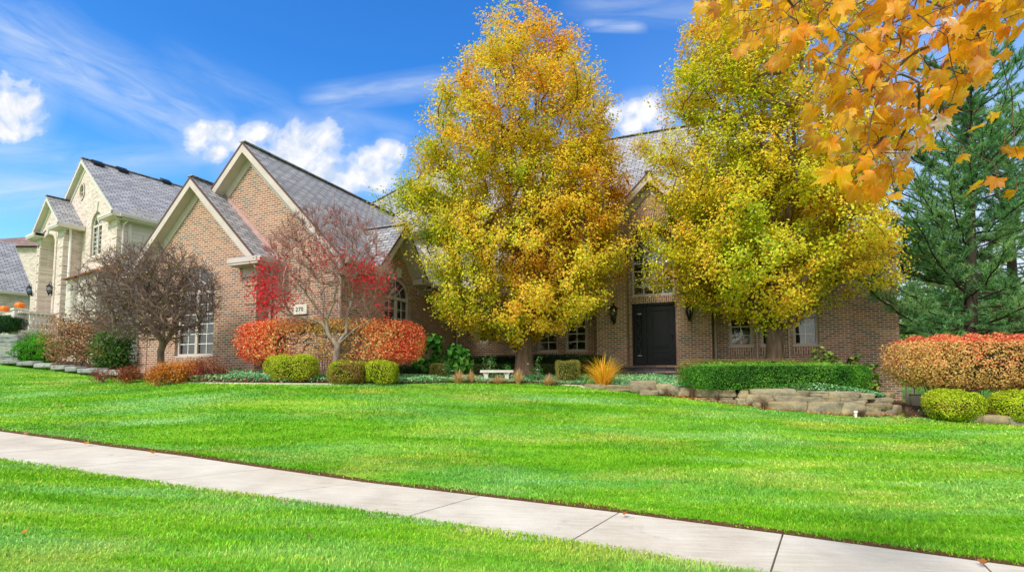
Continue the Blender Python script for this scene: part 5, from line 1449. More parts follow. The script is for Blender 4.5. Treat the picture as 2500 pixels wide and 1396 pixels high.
def shrub(name, label, cat, px, py, d, half, pal, n, leaf, e=3.2, group=None, mass='greenshade', tone=None, base_z=None, legs=0, shell=(.80, 1.03), wl=.6, lump=.06, seedadd=0, skip=None, topc=None, rz=0, coreon=True):
    """px,py: the pixel of the middle of the top; half sizes in metres; stands on the ground"""
    rng = RS(int(px*7+py)+seedadd); top = at(px, py, d); cx, cy = top.x, top.y
    gz = ground(cx, cy) if base_z is None else base_z
    hz = (top.z-gz-legs)/2 if half[2] is None else half[2]; cz = top.z-hz
    base = (cx, cy, gz); r = (half[0], half[1], hz)
    t = empty(name, base, label, cat, group)
    p, nr = boxpts(rng, n, r, e, shell)
    p = p+nr*((vnoise(p+np.array([cx, cy, cz]), 5, 3)-.5)*lump*2)[:, None]
    if skip is not None:
        k = ~skip(p/np.array(r), rng); p = p[k]; nr = nr[k]
    u = p/np.array(r)
    if rz: cr, sr = math.cos(rz), math.sin(rz); p = np.stack([p[:, 0]*cr-p[:, 1]*sr, p[:, 0]*sr+p[:, 1]*cr, p[:, 2]], 1); nr = np.stack([nr[:, 0]*cr-nr[:, 1]*sr, nr[:, 0]*sr+nr[:, 1]*cr, nr[:, 2]], 1)
    W_ = p+np.array([cx, cy, cz]); ok = (W_[:, 2] > gz+.01) & ~behind_house(W_, -.02); W_ = W_[ok]; nr = nr[ok]; u = u[ok]
    q = vnoise(W_, 3.5, 7)*.6+rng.rand(len(W_))*.55
    if tone is not None: q = tone(u, q, rng)
    k = np.clip(q*len(pal)*.92, 0, len(pal)-1).astype(int); col = palette(pal, k, rng, .2)
    L = rng.uniform(.7, 1.25, len(W_))*leaf
    leaves('foliage', W_, L, L*wl, col, M['leaf_shrub'], t, base, rng, .1, .25, nr*1.3, .75)
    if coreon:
        o = core('twigs', (0, 0, cz-gz), r, e, M[mass], t, base, int(px), .76)  # one dark core solid, inner shade painted in, no separate twigs
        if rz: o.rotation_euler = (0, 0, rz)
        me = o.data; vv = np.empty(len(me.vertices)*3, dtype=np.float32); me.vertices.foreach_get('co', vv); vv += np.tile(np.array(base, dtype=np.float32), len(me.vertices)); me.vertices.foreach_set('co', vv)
    if legs:
        mb = MB()
        for k in range(int(8+half[0]*8)):
            x, y = rng.uniform(-.8, .8)*r[0], rng.uniform(-.5, .5)*r[1]; x0 = x*.8+rng.uniform(-.1, .1)
            mb.tube([(x0, y*.5, -.08), ((x+x0)/2+rng.uniform(-.04, .04), y*.8, legs*.6), (x, y, legs+hz*.7)], [.016, .011, .005], 5)
        mb.build('stems', M['bark_brown'], t)
    return t
# clipped golden-green mounds
gold = [(106,130,24), (142,164,30), (174,188,38), (196,204,50), (176,156,68), (150,122,56)]
sh = lambda *a, **k: shrub('boxwood', *a, **k)
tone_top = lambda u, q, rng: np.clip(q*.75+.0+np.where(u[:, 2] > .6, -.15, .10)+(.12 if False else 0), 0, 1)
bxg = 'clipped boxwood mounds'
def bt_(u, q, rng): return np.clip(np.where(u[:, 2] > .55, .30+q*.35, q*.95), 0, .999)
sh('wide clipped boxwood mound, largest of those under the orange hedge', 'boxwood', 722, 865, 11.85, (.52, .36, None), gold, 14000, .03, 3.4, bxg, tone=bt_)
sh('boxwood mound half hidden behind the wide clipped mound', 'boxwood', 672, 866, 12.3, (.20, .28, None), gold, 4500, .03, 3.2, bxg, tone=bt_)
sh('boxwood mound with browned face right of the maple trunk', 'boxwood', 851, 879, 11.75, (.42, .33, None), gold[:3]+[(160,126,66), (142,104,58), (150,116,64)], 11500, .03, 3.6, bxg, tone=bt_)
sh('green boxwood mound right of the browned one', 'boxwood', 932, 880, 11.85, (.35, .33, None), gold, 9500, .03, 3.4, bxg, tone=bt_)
def bt2(u, q, rng): return np.clip(np.where((u[:, 2] > .2) & (rng.rand(len(q)) < .75), .35+q*.35, q*1.0), 0, .999)
gold2 = [(96,122,20), (138,164,26), (172,196,34), (196,210,50), (170,140,70), (136,106,60)]
sh('round lime green boxwood under the right orange hedge', 'boxwood', 2325, 952, 10.75, (.52, .40, None), gold2, 15000, .034, 2.7, bxg, tone=bt2)
sh('lime boxwood cut by the right edge of the photo', 'boxwood', 2490, 954, 10.5, (.53, .42, None), gold2, 14000, .034, 2.7, bxg, tone=bt2)
olive = [(98,104,40), (130,130,54), (166,158,76), (192,180,100), (144,124,64)]
sh('squared olive boxwood block left of the orange grass', 'boxwood', 1385, 879, 13.9, (.32, .26, None), olive, 8000, .022, 7, None, tone=None, lump=.03)
sh('small olive boxwood block below the big leaved green shrub', 'boxwood', 1070, 887, 13.6, (.22, .22, None), olive, 3500, .022, 6, None, lump=.03)
# low hedges in front of the entrance
yew = [(14,40,20), (22,58,26), (34,78,32), (52,98,40)]
sh('dark green clipped yew hedge under the left group of windows', 'hedge', 1290, 868, 17.0, (2.55, .35, None), yew, 26000, .035, 6, None, lump=.04, rz=-H.a)
sh('low olive hedge running behind the stone bench', 'hedge', 1240, 888, 15.9, (2.0, .25, None), [(40,56,24), (60,72,32), (88,92,44), (104,100,52)], 17000, .026, 6, None, lump=.03, rz=-.12)
sh('low dark green hedge between boxwood and big leaved shrub', 'hedge', 1015, 893, 14.2, (.95, .25, None), yew, 7500, .03, 5, None, lump=.04)
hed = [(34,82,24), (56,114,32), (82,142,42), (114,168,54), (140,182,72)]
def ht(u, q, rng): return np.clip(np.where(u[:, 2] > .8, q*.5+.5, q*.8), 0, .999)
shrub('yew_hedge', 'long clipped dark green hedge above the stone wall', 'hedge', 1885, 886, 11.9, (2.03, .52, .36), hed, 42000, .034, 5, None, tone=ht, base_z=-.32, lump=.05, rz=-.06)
shrub('boxwood_hedge', 'low yellowish hedge seen above the dark green hedge', 'hedge', 1825, 876, 12.85, (1.72, .35, .36), [(96,92,40), (128,120,52), (156,146,74), (170,160,90)], 20000, .024, 6, None, base_z=-.25, lump=.02, rz=-.05)
# burning bushes
fire = [(170,162,76), (232,200,130), (244,208,134), (244,176,104), (242,140,84), (242,116,74), (238,88,70), (232,60,64)]
def ft(u, q, rng):
    ed = np.clip((np.abs(u[:, 0])-.12)*1.35, 0, 1); return np.clip(.02+rng.rand(len(q))*.62-.14*(1-ed)+q*.2+.28*ed+np.where(u[:, 2] > .85, .1*ed, 0), 0, .97)
def fskip(u, rng):
    mid = (np.abs(u[:, 0]+.08) < .46); low = u[:, 2] < .45; dens = np.where(mid & low, .74, 0); 
    return (rng.rand(len(u)) < dens) | ((u[:, 2] < -.75) & (rng.rand(len(u)) < .5))
hb = shrub('burning_bush', 'long flame orange hedge, thin and bare in the middle, under the house number', 'hedge', 810, 779, 12.75, (2.27, .42, .58), fire, 40000, .05, 4.2, 'burning bush hedges', tone=ft, legs=.35, skip=fskip, shell=(.62, 1.03), wl=.62, coreon=False, base_z=-.02)
# its twigs
rng = RS(3); c = hb.location
T = []
while len(T) < 700:
    p = np.array([rng.uniform(-2.15, 2.15), rng.uniform(-.36, .36), rng.uniform(.45, 1.38)]); 
    if abs(p[0]) < 1 and p[2] < 1.0 and rng.rand() < .75: continue
    T.append(p)
T = np.array(T)
mbP = [np.array([0, 0, -.1])]; parr = [-1]
roots = [-1.75, -1.2, -.55, -.15, .3, .9, 1.45, 1.85]
for r_ in roots: mbP.append(np.array([r_*.9, 0, -.02])); parr.append(0); mbP.append(np.array([r_, 0.02, .25])); parr.append(len(mbP)-2)
PP = np.array(mbP); DDv = np.tile([0, 0, 1.], (len(PP), 1)).astype(float)
PP, parr, DDv, tps_ = regrow(PP, np.array(parr), DDv, T, .12, rng=rng, first=1, cosw=.5)
Rr = radii(parr, .003, .05); tubes('branches', PP+np.array(c), parr, Rr, M['bark_brown'], hb, tuple(c))
def ft2(u, q, rng): return np.clip(.0+q*.32+.14*(u[:, 0]+1)*.5+np.where(u[:, 2] > .72, .3, 0)-.12*(u[:, 2] < -.2)+.42*rng.rand(len(q)), 0, .999)
fire2 = [(140,130,50), (196,164,84), (226,186,116), (234,176,110), (238,150,94), (238,124,86), (234,98,84), (222,80,84)]
shrub('burning_bush', 'orange and pink clipped hedge on bare stems at the right edge', 'hedge', 2420, 818, 11.4, (2.25, .62, .60), fire2, 46000, .046, 3.6, 'burning bush hedges', tone=ft2, legs=.72, shell=(.74, 1.03), mass='twigshade', base_z=ground(11, 11.2), lump=.1)
# loose shrubs
def loose(name, label, cat, px, py, d, half, pal, n, leaf, stems=9, ns=16, group=None, e=2.2, wl=.55, droop=.3, m='leaf_shrub', bark='bark_brown', coreon=False, mass='twigshade', hz=None, stem_r=.006, base_z=None, fan=.75):
    rng = RS(int(px*3+py)); top = at(px, py, d); gz = ground(top.x, top.y) if base_z is None else base_z; hz = (top.z-gz)/2 if hz is None else hz; cz = top.z-hz; base = (top.x, top.y, gz)
    t = empty(name, base, label, cat, group); p, nr = boxpts(rng, n, (half[0], half[1], hz), e, (.35, 1.05)); W_ = p+np.array([top.x, top.y, cz])
    W_ = W_+rng.normal(0, 1, W_.shape)*.03; ok = (W_[:, 2] > gz+.02) & ~behind_house(W_, 0) & (vnoise(W_, 4.5, 5) > .30); W_ = W_[ok]; nr = nr[ok]; n = len(W_)
    q = vnoise(W_, 3, 9)*.7+rng.rand(n)*.45; col = palette(pal, np.clip(q*len(pal)*.9, 0, len(pal)-1).astype(int), rng, .22); L = rng.uniform(.7, 1.3, n)*leaf
    leaves('foliage', W_, L, L*wl, col, M[m], t, base, rng, droop, .25, nr*.8+np.array([0, 0, .4]), .8)
    T, _ = boxpts(rng, stems*ns, (half[0]*.92, half[1]*.9, hz*.92), e, (.4, 1)); T = T+np.array([0, 0, cz-gz]); T = T[T[:, 2] > .08]
    PP = [np.array([0, 0, -.08]), np.array([0, 0, .02])]; pr = [-1, 0]
    PP, pr, Dd, _ = regrow(np.array(PP), np.array(pr), np.array([[0, 0, 1.], [0, 0, 1.]]), T, .12, rng=rng, first=1, cosw=.4, wob=.12); tubes('stems', PP+np.array(base), pr, radii(pr, stem_r*.5, stem_r*5), M[bark], t, base)
    return t
loose('spreading_shrub', 'mauve and rust leaved spreading shrub left of the bare tree', 'shrub', 205, 758, 17.2, (1.15, .9, None), [(110,92,64), (140,112,84), (168,132,104), (186,146,112), (190,128,76), (96,104,44), (130,90,84)], 9000, .075, 12, 20)
loose('viburnum', 'dark green shrub behind the bare ornamental tree', 'shrub', 285, 800, 16.2, (.68, .6, None), [(34,70,24), (52,92,30), (74,112,40), (100,126,52), (150,120,60)], 5200, .085, 8, 14)
shrub('juniper', 'bright green low juniper mound by the brick terrace', 'shrub', 92, 834, 18.6, (.66, .55, None), [(40,110,10), (62,148,14), (88,176,20), (112,190,30)], 9500, .06, 2.4, None, wl=.3, lump=.25)
loose('juniper_bush', 'feathery green juniper behind the low mound', 'shrub', 95, 803, 19.4, (.5, .4, None), [(60,128,30), (90,156,50), (120,176,70)], 5000, .09, 8, 14, wl=.16, droop=-1.6)
shrub('boxwood', 'dark clipped hedge on the flagstone wall at left edge', 'hedge', 5, 772, 21.5, (.8, .45, .35), yew+[(60,104,44)], 7000, .05, 5, None, base_z=at(0, 814, 21.5).z)
rust = [(178,96,34), (206,130,44), (222,150,60), (150,74,50), (130,52,50), (168,110,60), (116,80,52)]
loose('barberry', 'low orange barberry at the foot of the bare tree', 'shrub', 425, 878, 12.15, (.42, .32, None), rust[:3]+rust[5:], 2600, .04, 8, 14)
loose('barberry', 'dark red barberry clump below the big arched window', 'shrub', 515, 870, 12.3, (.46, .32, None), [(196,110,56), (150,62,56), (116,36,48), (170,100,64), (140,96,66), (104,74,56)], 2800, .038, 8, 14)
loose('barberry', 'orange barberry clump between bare tree and dark red clump', 'shrub', 470, 874, 12.6, (.34, .3, None), rust[:3]+[(190,120,60)], 1900, .04, 7, 12)
loose('barberry', 'leaning orange and red barberry at the end of the flagstone edging', 'shrub', 310, 893, 12.9, (.36, .3, None), rust, 1900, .042, 8, 12)
loose('barberry', 'bare purple barberry twigs at the end of the flagstone edging', 'shrub', 252, 897, 13.6, (.34, .25, None), [(140,86,70), (170,60,70), (150,110,84)], 500, .04, 9, 16)
loose('barberry', 'small orange barberry spilling onto the lawn edge', 'shrub', 388, 890, 12.0, (.3, .22, None), rust[:3], 1300, .04, 7, 10)
grn = [(36,86,24), (54,112,34), (78,140,48), (110,160,64)]
for a in (('tall big leaved green hydrangea against the dark side wall', 1058, 808, 14.5, (.30, .28)), ('lower big leaved green hydrangea right of the tall one', 1118, 842, 14.6, (.40, .3)), ('big leaved green hydrangea low beside the orange hedge', 1035, 850, 14.2, (.30, .25))):
    loose('hydrangea', a[0], 'shrub', a[1], a[2], a[3], (*a[4], None), grn, 420, .17, 5, 5, 'hydrangeas by the side wall', wl=.72)
hyd2 = [(52,100,36), (84,134,52), (120,150,60), (150,160,70), (70,84,40)]
loose('hydrangea', 'leafy hydrangea against brick right of the pear trunk', 'shrub', 2010, 848, 13.3, (.42, .25, .35), hyd2, 460, .14, 5, 5, 'hydrangeas behind the yew hedge', wl=.7)
loose('hydrangea', 'tall leafy hydrangea at the corner of the stone wall bed', 'shrub', 2100, 868, 12.7, (.42, .3, .45), hyd2, 620, .14, 6, 6, 'hydrangeas behind the yew hedge', wl=.7)
ros = [(60,120,50), (86,150,66), (120,176,90)]
for a in (('small green rose bush at the left end of the olive hedge', 1090, 872, 13.5, .14), ('green rose bush behind the left end of the bench', 1195, 862, 14.3, .24), ('green rose bush right of the pear trunk', 1308, 886, 13.9, .2), ('slim rose stem behind the bench', 1238, 884, 14.2, .08), ('tall thin rose shoot right of the pear trunk', 1315, 868, 14.4, .1)):
    loose('rose_bush', a[0], 'shrub', a[1], a[2], a[3], (a[4], a[4], None), ros, int(900*a[4]**1.1+90), .045, 5, 6, 'rose bushes round the bench', wl=.6)
# white roses
for px, py, d in ((1082, 903, 13.4), (1312, 903, 13.8), (1104, 906, 13.4), (1289, 889, 13.9)):
    p = at(px, py, d); mb = MB(); 
    for k in range(3): mb.lathe((p.x, p.y, p.z), [(0, -.01), (.015+.006*k, .0+.004*k), (.022+.007*k, .02+.002*k)], 9)
    tag(mb.build('rose_flower', M['white'], origin=tuple(p)), {1082: 'small white rose at the left end of the bed', 1312: 'white rose right of the pear trunk', 1104: 'white rose low beside the leftmost rose bush', 1289: 'white rose against the pear trunk'}[px], 'flower')

# ------------------------------------------------------------------ grasses and dry stalks
def tuft(name, label, px, py, d, h, spread, n, pal, w=.006, arch=.6, group=None, base_z=None, cat='grass clump'):
    rng = RS(int(px*5+py)); b = at(px, py, d); gz = ground(b.x, b.y) if base_z is None else base_z; base = (b.x, b.y, gz); S5 = 6
    a = rng.uniform(0, 2*np.pi, n); q = rng.rand(n)**.7; hh = h*rng.uniform(.5, 1.08, n); out = spread*q
    V = []; 
    r0 = rng.uniform(0, .09, n)*spread*2; ww = rng.uniform(.7, 1.3, n)*w
    for s in range(S5+1):
        f = s/S5; rr_ = r0+out*f**1.7; z = hh*(f-arch*q*f**2.6*.75)
        x = b.x+np.cos(a)*rr_; y = b.y+np.sin(a)*rr_; wv = ww*(1-f)**.6+.0004; px_, py_ = -np.sin(a), np.cos(a)
        V.append(np.stack([np.stack([x-px_*wv, y-py_*wv, gz+z-.02], 1), np.stack([x+px_*wv, y+py_*wv, gz+z-.02], 1)], 1))
    V = np.stack(V, 1).reshape(-1, 3); k = np.arange(n)[:, None]*(2*(S5+1)); s = np.arange(S5)[None]*2; F = np.stack([(k+s).ravel(), (k+s+1).ravel(), (k+s+3).ravel(), (k+s+2).ravel()], 1)
    col = np.repeat(palette(pal, rng.randint(0, len(pal), n), rng, .18), 2*(S5+1), 0); return tag(np_mesh(name, V, F, M['blade'], None, base, col=col), label, cat, group)
tuft('ornamental_grass', 'arching golden orange ornamental grass left of the steps', 1472, 936, 12.9, 1.0, .85, 380, [(255,220,60), (255,200,50), (255,230,110), (250,184,50), (240,160,56)], .009, .62)
dry = [(216,180,134), (232,204,160), (190,146,108), (240,206,140)]
for a in (('dry tan daylily clump at the left end of the bench bed', 1120, 934, 12.9, .34, .32), ('dry tan daylily clump below the bench', 1216, 934, 13.25, .24, .34), ('dry tan daylily stalks right of the bench legs', 1265, 934, 13.3, .40, .26), ('dry tan daylily clump in front of the olive block', 1340, 936, 13.2, .30, .32), ('dry grass wisps left of the bench', 1150, 932, 13.3, .3, .2)):
    tuft('dry_daylily', a[0], a[1], a[2], a[3], a[4]*1.35, a[5]*1.2, 260, dry, .0065, .95, 'dry daylily clumps in the bed')
twg = [(124,96,84), (150,118,100), (104,80,72), (168,140,118)]
for a in (('bare twiggy perennial at the left end of the stone wall', 1590, 960, 12.1, .24, .15), ('second bare twiggy perennial beside the first boulder', 1627, 966, 12.0, .28, .2), ('wispy grey perennial in front of the left wall stones', 1690, 972, 11.75, .38, .13), ('pink bare stems in front of the middle of the wall', 1865, 998, 11.1, .28, .15), ('reddish bare twigs before the right part of the wall', 2102, 1012, 10.95, .22, .14), ('tan twiggy perennial at the right end of the wall', 2215, 1012, 11.0, .30, .2), ('thin grey stems right of the wall end', 2255, 1010, 11.0, .26, .16), ('wispy dry stems hanging on the wall', 1752, 972, 11.6, .26, .12)):
    tuft('dry_perennial', a[0], a[1], a[2], a[3], a[4], a[5], 170, twg, .0032, .25, 'dry perennials along the stone wall', cat='plant')
# hostas/green leaves right of wall end
loose('perennial', 'green leafy perennial at the right end of the stone wall', 'plant', 2280, 990, 10.9, (.24, .15, .12), [(50,120,80), (40,96,60), (90,150,90)], 420, .06, 4, 5)

# ------------------------------------------------------------------ ground cover and fallen leaves
def carpet(name, label, cat, poly_front, poly_back, n, pal, leaf, h, seed, z_of=None, m='leaf_shrub', flat=.6, weights=None):
    rng = RS(seed); A = np.array(poly_front, float); B = np.array(poly_back, float)
    s = rng.uniform(0, len(A)-1.001, n); i = s.astype(int); f = (s-i)[:, None]; a = A[i]*(1-f)+A[i+1]*f; b = B[i]*(1-f)+B[i+1]*f; g = rng.rand(n)[:, None]; p = a*(1-g)+b*g
    z = groundv(p[:, 0], p[:, 1])+.03 if A.shape[1] == 2 else p[:, 2]
    hh = h*(.25+.9*vnoise(np.stack([p[:, 0], p[:, 1], z*0], 1), 1.7, seed))
    C_ = np.stack([p[:, 0], p[:, 1], z+rng.rand(n)*hh], 1); ok = ~behind_house(C_, 0); C_ = C_[ok]; n = len(C_)
    q = vnoise(C_, 1.3, seed+1)*.6+rng.rand(n)*.5; k = np.clip(q*len(pal)*.9, 0, len(pal)-1).astype(int) if weights is None else rng.choice(len(pal), n, p=weights)
    L = rng.uniform(.7, 1.3, n)*leaf
    o = leaves(name, C_, L, L*.62, palette(pal, k, rng, .22), M[m], None, (0, 0, 0), rng, 0, .2, np.tile([0, 0, 1.], (n, 1))*1.2, .7); tag(o, label, cat, kind='stuff'); return o
vin = [(36,100,58), (70,146,88), (116,184,126), (160,212,160), (190,220,150), (96,160,70)]
EF = [tuple(p[:2]) for p in EDGE[3:11]]; 
EB = [(-10.6, 15.8), (-8.8, 14.3), (-7.3, 13.8), (-5.0, 12.9), (-2.6, 13.2), (-1.2, 14.4), (.5, 14.9), (1.9, 14.6)]
carpet('vinca_ground_cover', 'blue green vinca carpet along the front of the bed', 'ground cover', [(-8.7, 12.85), (-7.4, 12.08), (-5.2, 11.53), (-2.8, 11.98), (-1.6, 12.95)], [(-8.3, 13.8), (-7.2, 13.6), (-5, 13.0), (-2.6, 13.6), (-1.0, 14.3)], 26000, vin, .05, .17, 5)
carpet('vinca_ground_cover', 'thin green ground cover round the bench', 'ground cover', [(-1.6, 12.95), (.4, 13.65), (1.9, 13.3)], [(-1.4, 14.6), (.5, 15.2), (2.2, 15)], 9000, vin, .04, .09, 6)
wf3 = [(x, y+.05, z) for x, y, z in WALL]; wb3 = [(2.6, 14.9, -.12), (3.6, 13.6, -.18), (4.3, 12.6, -.22), (5.2, 12.3, -.26), (6.8, 12.0, -.28), (7.8, 12.0, -.33), (8.2, 12.3, -.38), (8.5, 12.6, -.42)]
carpet('vinca_ground_cover', 'pale green ground cover between the steps and the first wall stones', 'ground cover', [(1.9, 13.3, -.17), (3.0, 12.9, -.2), (4.0, 12.5, -.22)], [(3.4, 16.3, .02), (4.6, 16.0, .02), (5.4, 15.6, .0)], 9000, vin[1:], .045, .10, 9)
carpet('vinca_ground_cover', 'blue green vinca spilling over the stone wall', 'ground cover', wf3, wb3, 20000, vin, .05, .16, 8)
red = [(206,30,50), (226,70,70), (230,130,110), (190,60,60), (236,160,130)]
carpet('fallen_maple_leaves', 'scattered scarlet maple leaves on the green vinca', 'leaves', [(-8.2, 12.5), (-7.3, 12.0), (-5.2, 11.5), (-3.2, 11.85)], [(-7.8, 13.3), (-7.0, 12.9), (-5, 12.6), (-3.4, 12.6)], 1500, red, .045, .19, 12)
carpet('fallen_leaves', 'scattered tan and orange leaves along the stone wall', 'leaves', [(3.2, 12.1), (4.2, 11.6), (5.5, 11.0), (7.2, 10.9), (9.0, 11.0)], [(3.3, 12.35), (4.3, 11.9), (5.6, 11.4), (7.2, 11.1), (9.2, 11.2)], 650, [(206,140,70), (190,150,110), (220,120,40), (170,130,100)], .05, .04, 13)
carpet('fallen_leaves', 'tan litter on the mulch of the beds', 'leaves', [(-14, 17.2), (-10.6, 14.6), (-8, 12.6), (-1.6, 13), (1.8, 13.4), (2.6, 13.4)], [(-12.6, 19), (-9.8, 15.6), (-7.8, 13.4), (-1, 14.5), (2.2, 14.8), (3.4, 14.6)], 2200, [(170,130,100), (190,150,116), (150,100,70), (206,160,110)], .045, .02, 14)

# ------------------------------------------------------------------ stones
def stone_geo(c, r, rng, rz=0, e=5, amp=.05, N_=9):
    V = []; F = []; 
    idx = {}
    for ax in range(3):
        for sg in (-1, 1):
            o = len(V)
            for i in range(N_+1):
                for j in range(N_+1):
                    a, b = -1+2*i/N_, -1+2*j/N_; d = [0, 0, 0]; d[ax] = sg; d[(ax+1) % 3] = a; d[(ax+2) % 3] = b; d = np.array(d, float)
                    f = (np.abs(d)**e).sum()**(1/e); V.append(d/f)
            for i in range(N_):
                for j in range(N_):
                    q = [o+i*(N_+1)+j, o+(i+1)*(N_+1)+j, o+(i+1)*(N_+1)+j+1, o+i*(N_+1)+j+1]; F.append(q if sg > 0 else q[::-1])
    V = np.array(V); sd = rng.randint(1, 90); V = V*np.array(r); big = vnoise(V+sd, 2.6, 3)-.5; fine = vnoise(V+sd, 11, 4)-.5
    nrm = V/np.array(r)**2; nrm /= np.linalg.norm(nrm, axis=1)[:, None]
    V = V+nrm*(big*amp*1.7+fine*amp*1.0)[:, None]*np.array([1.4, 1, .55])
    V[:, 0] += V[:, 2]*rng.uniform(-.3, .3); 
    cr, sr = math.cos(rz), math.sin(rz); V = np.stack([V[:, 0]*cr-V[:, 1]*sr, V[:, 0]*sr+V[:, 1]*cr, V[:, 2]], 1)+np.array(c)
    return V, np.array(F)
def stones(name, lst, m, parent=None, origin=(0, 0, 0), seed=1, amp=.05, tints=((1,1,1),)):
    rng = RS(seed); VV = []; FF = []; CC = []; off = 0
    for c, r, rz in lst:
        V, F = stone_geo(c, r, rng, rz, rng.uniform(7, 14), amp); VV.append(V); FF.append(F+off); off += len(V); t = np.array(tints[rng.randint(len(tints))])*rng.uniform(.8, 1.1); CC.append(np.tile(t, (len(V), 1)))
    return np_mesh(name, np.concatenate(VV), np.concatenate(FF), m, parent, origin, col=np.concatenate(CC), smooth=False)
tint = ((1, 1, 1), (.95, .88, .78), (.9, .92, .95), (1.0, .95, .82), (.82, .8, .78))
# retaining wall: courses defined by pixel spans of the face
rows = [  # x0,x1,ytop,ybot, depth at both ends
 (1425,1480,938,950,12.95,12.7), (1478,1548,940,955,12.6,12.35), (1536,1604,930,956,12.35,12.2), (1560,1608,952,966,12.1,12.0), (1640,1660,942,962,12.0,11.95), (1602,1642,938,962,12.1,12.0),
 (1659,1686,947,967,11.9,11.85), (1682,1799,949,969,11.85,11.6), (1690,1730,969,980,11.8,11.7), (1728,1790,970,978,11.75,11.65), (1806,1828,952,978,11.55,11.5), (1798,1826,972,990,11.5,11.45), (1826,1850,964,984,11.45,11.4),
 (1832,1944,950,966,11.45,11.25), (1945,1973,954,967,11.25,11.2), (1972,2026,954,968,11.2,11.15), (2023,2098,956,970,11.15,11.15), (2103,2136,961,975,11.2,11.2), (1890,2008,967,980,11.28,11.15), (2006,2050,967,981,11.15,11.12), (2050,2120,970,983,11.12,11.15), (2136,2178,972,984,11.2,11.35), (2165,2182,960,972,11.5,11.6),
 (1836,1888,965,984,11.4,11.28), (1842,1870,982,996,11.35,11.3), (1875,1972,980,1004,11.22,11.12), (1970,2056,981,1012,11.12,11.05), (2054,2112,981,1014,11.05,11.05), (2112,2150,985,1015,11.05,11.1), (2148,2178,984,998,11.1,11.25), (2148,2186,996,1015,11.12,11.25), (2176,2195,990,1014,11.25,11.4), (1715,1800,976,990,11.7,11.5)]
sw = Vector((5.6, 11.5, ground(5.6, 11.5))); lst = []
for x0, x1, y0, y1, d0_, d1_ in rows:
    a = at(x0, (y0+y1)/2, d0_); b = at(x1, (y0+y1)/2, d1_); tz = at((x0+x1)/2, y0, (d0_+d1_)/2).z; bz = at((x0+x1)/2, y1, (d0_+d1_)/2).z
    mid = (a+b)/2; L = math.hypot(b.x-a.x, b.y-a.y); ang = math.atan2(b.y-a.y, b.x-a.x); dep = .17+.05*((x0 % 7)/7)
    n_ = Vector((-math.sin(ang), math.cos(ang), 0)); c = mid+n_*dep*.8
    lst.append(((c.x, c.y, (tz+bz)/2), (L/2*1.0, dep, (tz-bz)/2*1.06), ang))
swo = stones('stone_wall', lst, M['stone'], None, tuple(sw), 4, .045, tint); tag(swo, 'low dry stacked sandstone wall below the dark green hedge', 'wall')
# backing so no light shows between the stones
mb = MB()
for (x, y, z), (x2, y2, z2) in zip(WALL, WALL[1:]):
    mb.hexa([Vector((x+.02, y+.3, -1.3)), Vector((x2+.02, y2+.3, -1.3)), Vector((x2, y2+.4, -1.3)), Vector((x, y+.4, -1.3)), Vector((x+.02, y+.3, z-.08)), Vector((x2+.02, y2+.3, z2-.08)), Vector((x2, y2+.4, z2-.08)), Vector((x, y+.4, z-.08))])
tag(mb.build('bed_soil', M['mulch']), kind='structure')
# right edging slabs
lst = []
for x0, x1, y0, y1, d0_, d1_ in ((2302,2402,1006,1028,10.75,10.45), (2400,2466,1013,1034,10.45,10.3), (2464,2530,1016,1038,10.3,10.2), (2528,2640,1018,1042,10.2,10.1)):
    a = at(x0, (y0+y1)/2, d0_); b = at(x1, (y0+y1)/2, d1_); mid = (a+b)/2; L = math.hypot(b.x-a.x, b.y-a.y); ang = math.atan2(b.y-a.y, b.x-a.x); tz = at(x0, y0, d0_).z; bz = at(x0, y1, d0_).z
    n_ = Vector((-math.sin(ang), math.cos(ang), 0)); c = mid+n_*.16
    lst.append(((c.x, c.y, (tz+bz)/2-(0.01 if x0 > 2350 else 0)), (L/2, .19, (tz-bz)/2*1.1), ang))
o3 = lst[0][0]; eo = stones('stone_edging', lst, M['stone'], None, o3, 8, .035, tint); tag(eo, 'long flat boulders edging the bed at the right', 'edging')
# left flagstone edging
lst = []; pts = [(0, 881, 18.9), (45, 885, 18.2), (88, 889, 17.5), (132, 894, 16.9), (166, 899, 16.4), (194, 902, 16.0), (248, 907, 15.2), (300, 912, 14.5)]
for a, b in zip(pts, pts[1:]):
    p, q = at(*a), at(*b); mid = (p+q)/2; L = math.hypot(q.x-p.x, q.y-p.y); lst.append(((mid.x, mid.y+.1, mid.z), (L/2*.97, .17, .075), math.atan2(q.y-p.y, q.x-p.x)))
eo = stones('flagstone_edging', lst, M['slate'], None, lst[3][0], 9, .03, ((1, 1, 1), (.9, .9, .92), (1, .98, .9))); tag(eo, 'grey flagstone edging along the lawn at left', 'edging')
# flagstone wall at the far left
lst = []; rg = RS(4)
for r_ in range(7):
    y0 = 817+r_*9.3; x = -60
    while x < 40:
        w_ = rg.uniform(28, 62); x1 = min(44, x+w_); a, b = at(x, y0+4.6, 20.6), at(x1, y0+4.6, 20.4); 
        lst.append((((a.x+b.x)/2, 20.6, (a.z+b.z)/2), ((b.x-a.x)/2, .22, .082), 0)); x = x1
w0 = stones('flagstone_wall', lst, M['slate'], None, lst[0][0], 15, .03, ((1, 1, 1), (.88, .9, .92), (1, .98, .9))); tag(w0, 'grey stacked flagstone wall under the clipped hedge at left edge', 'wall')
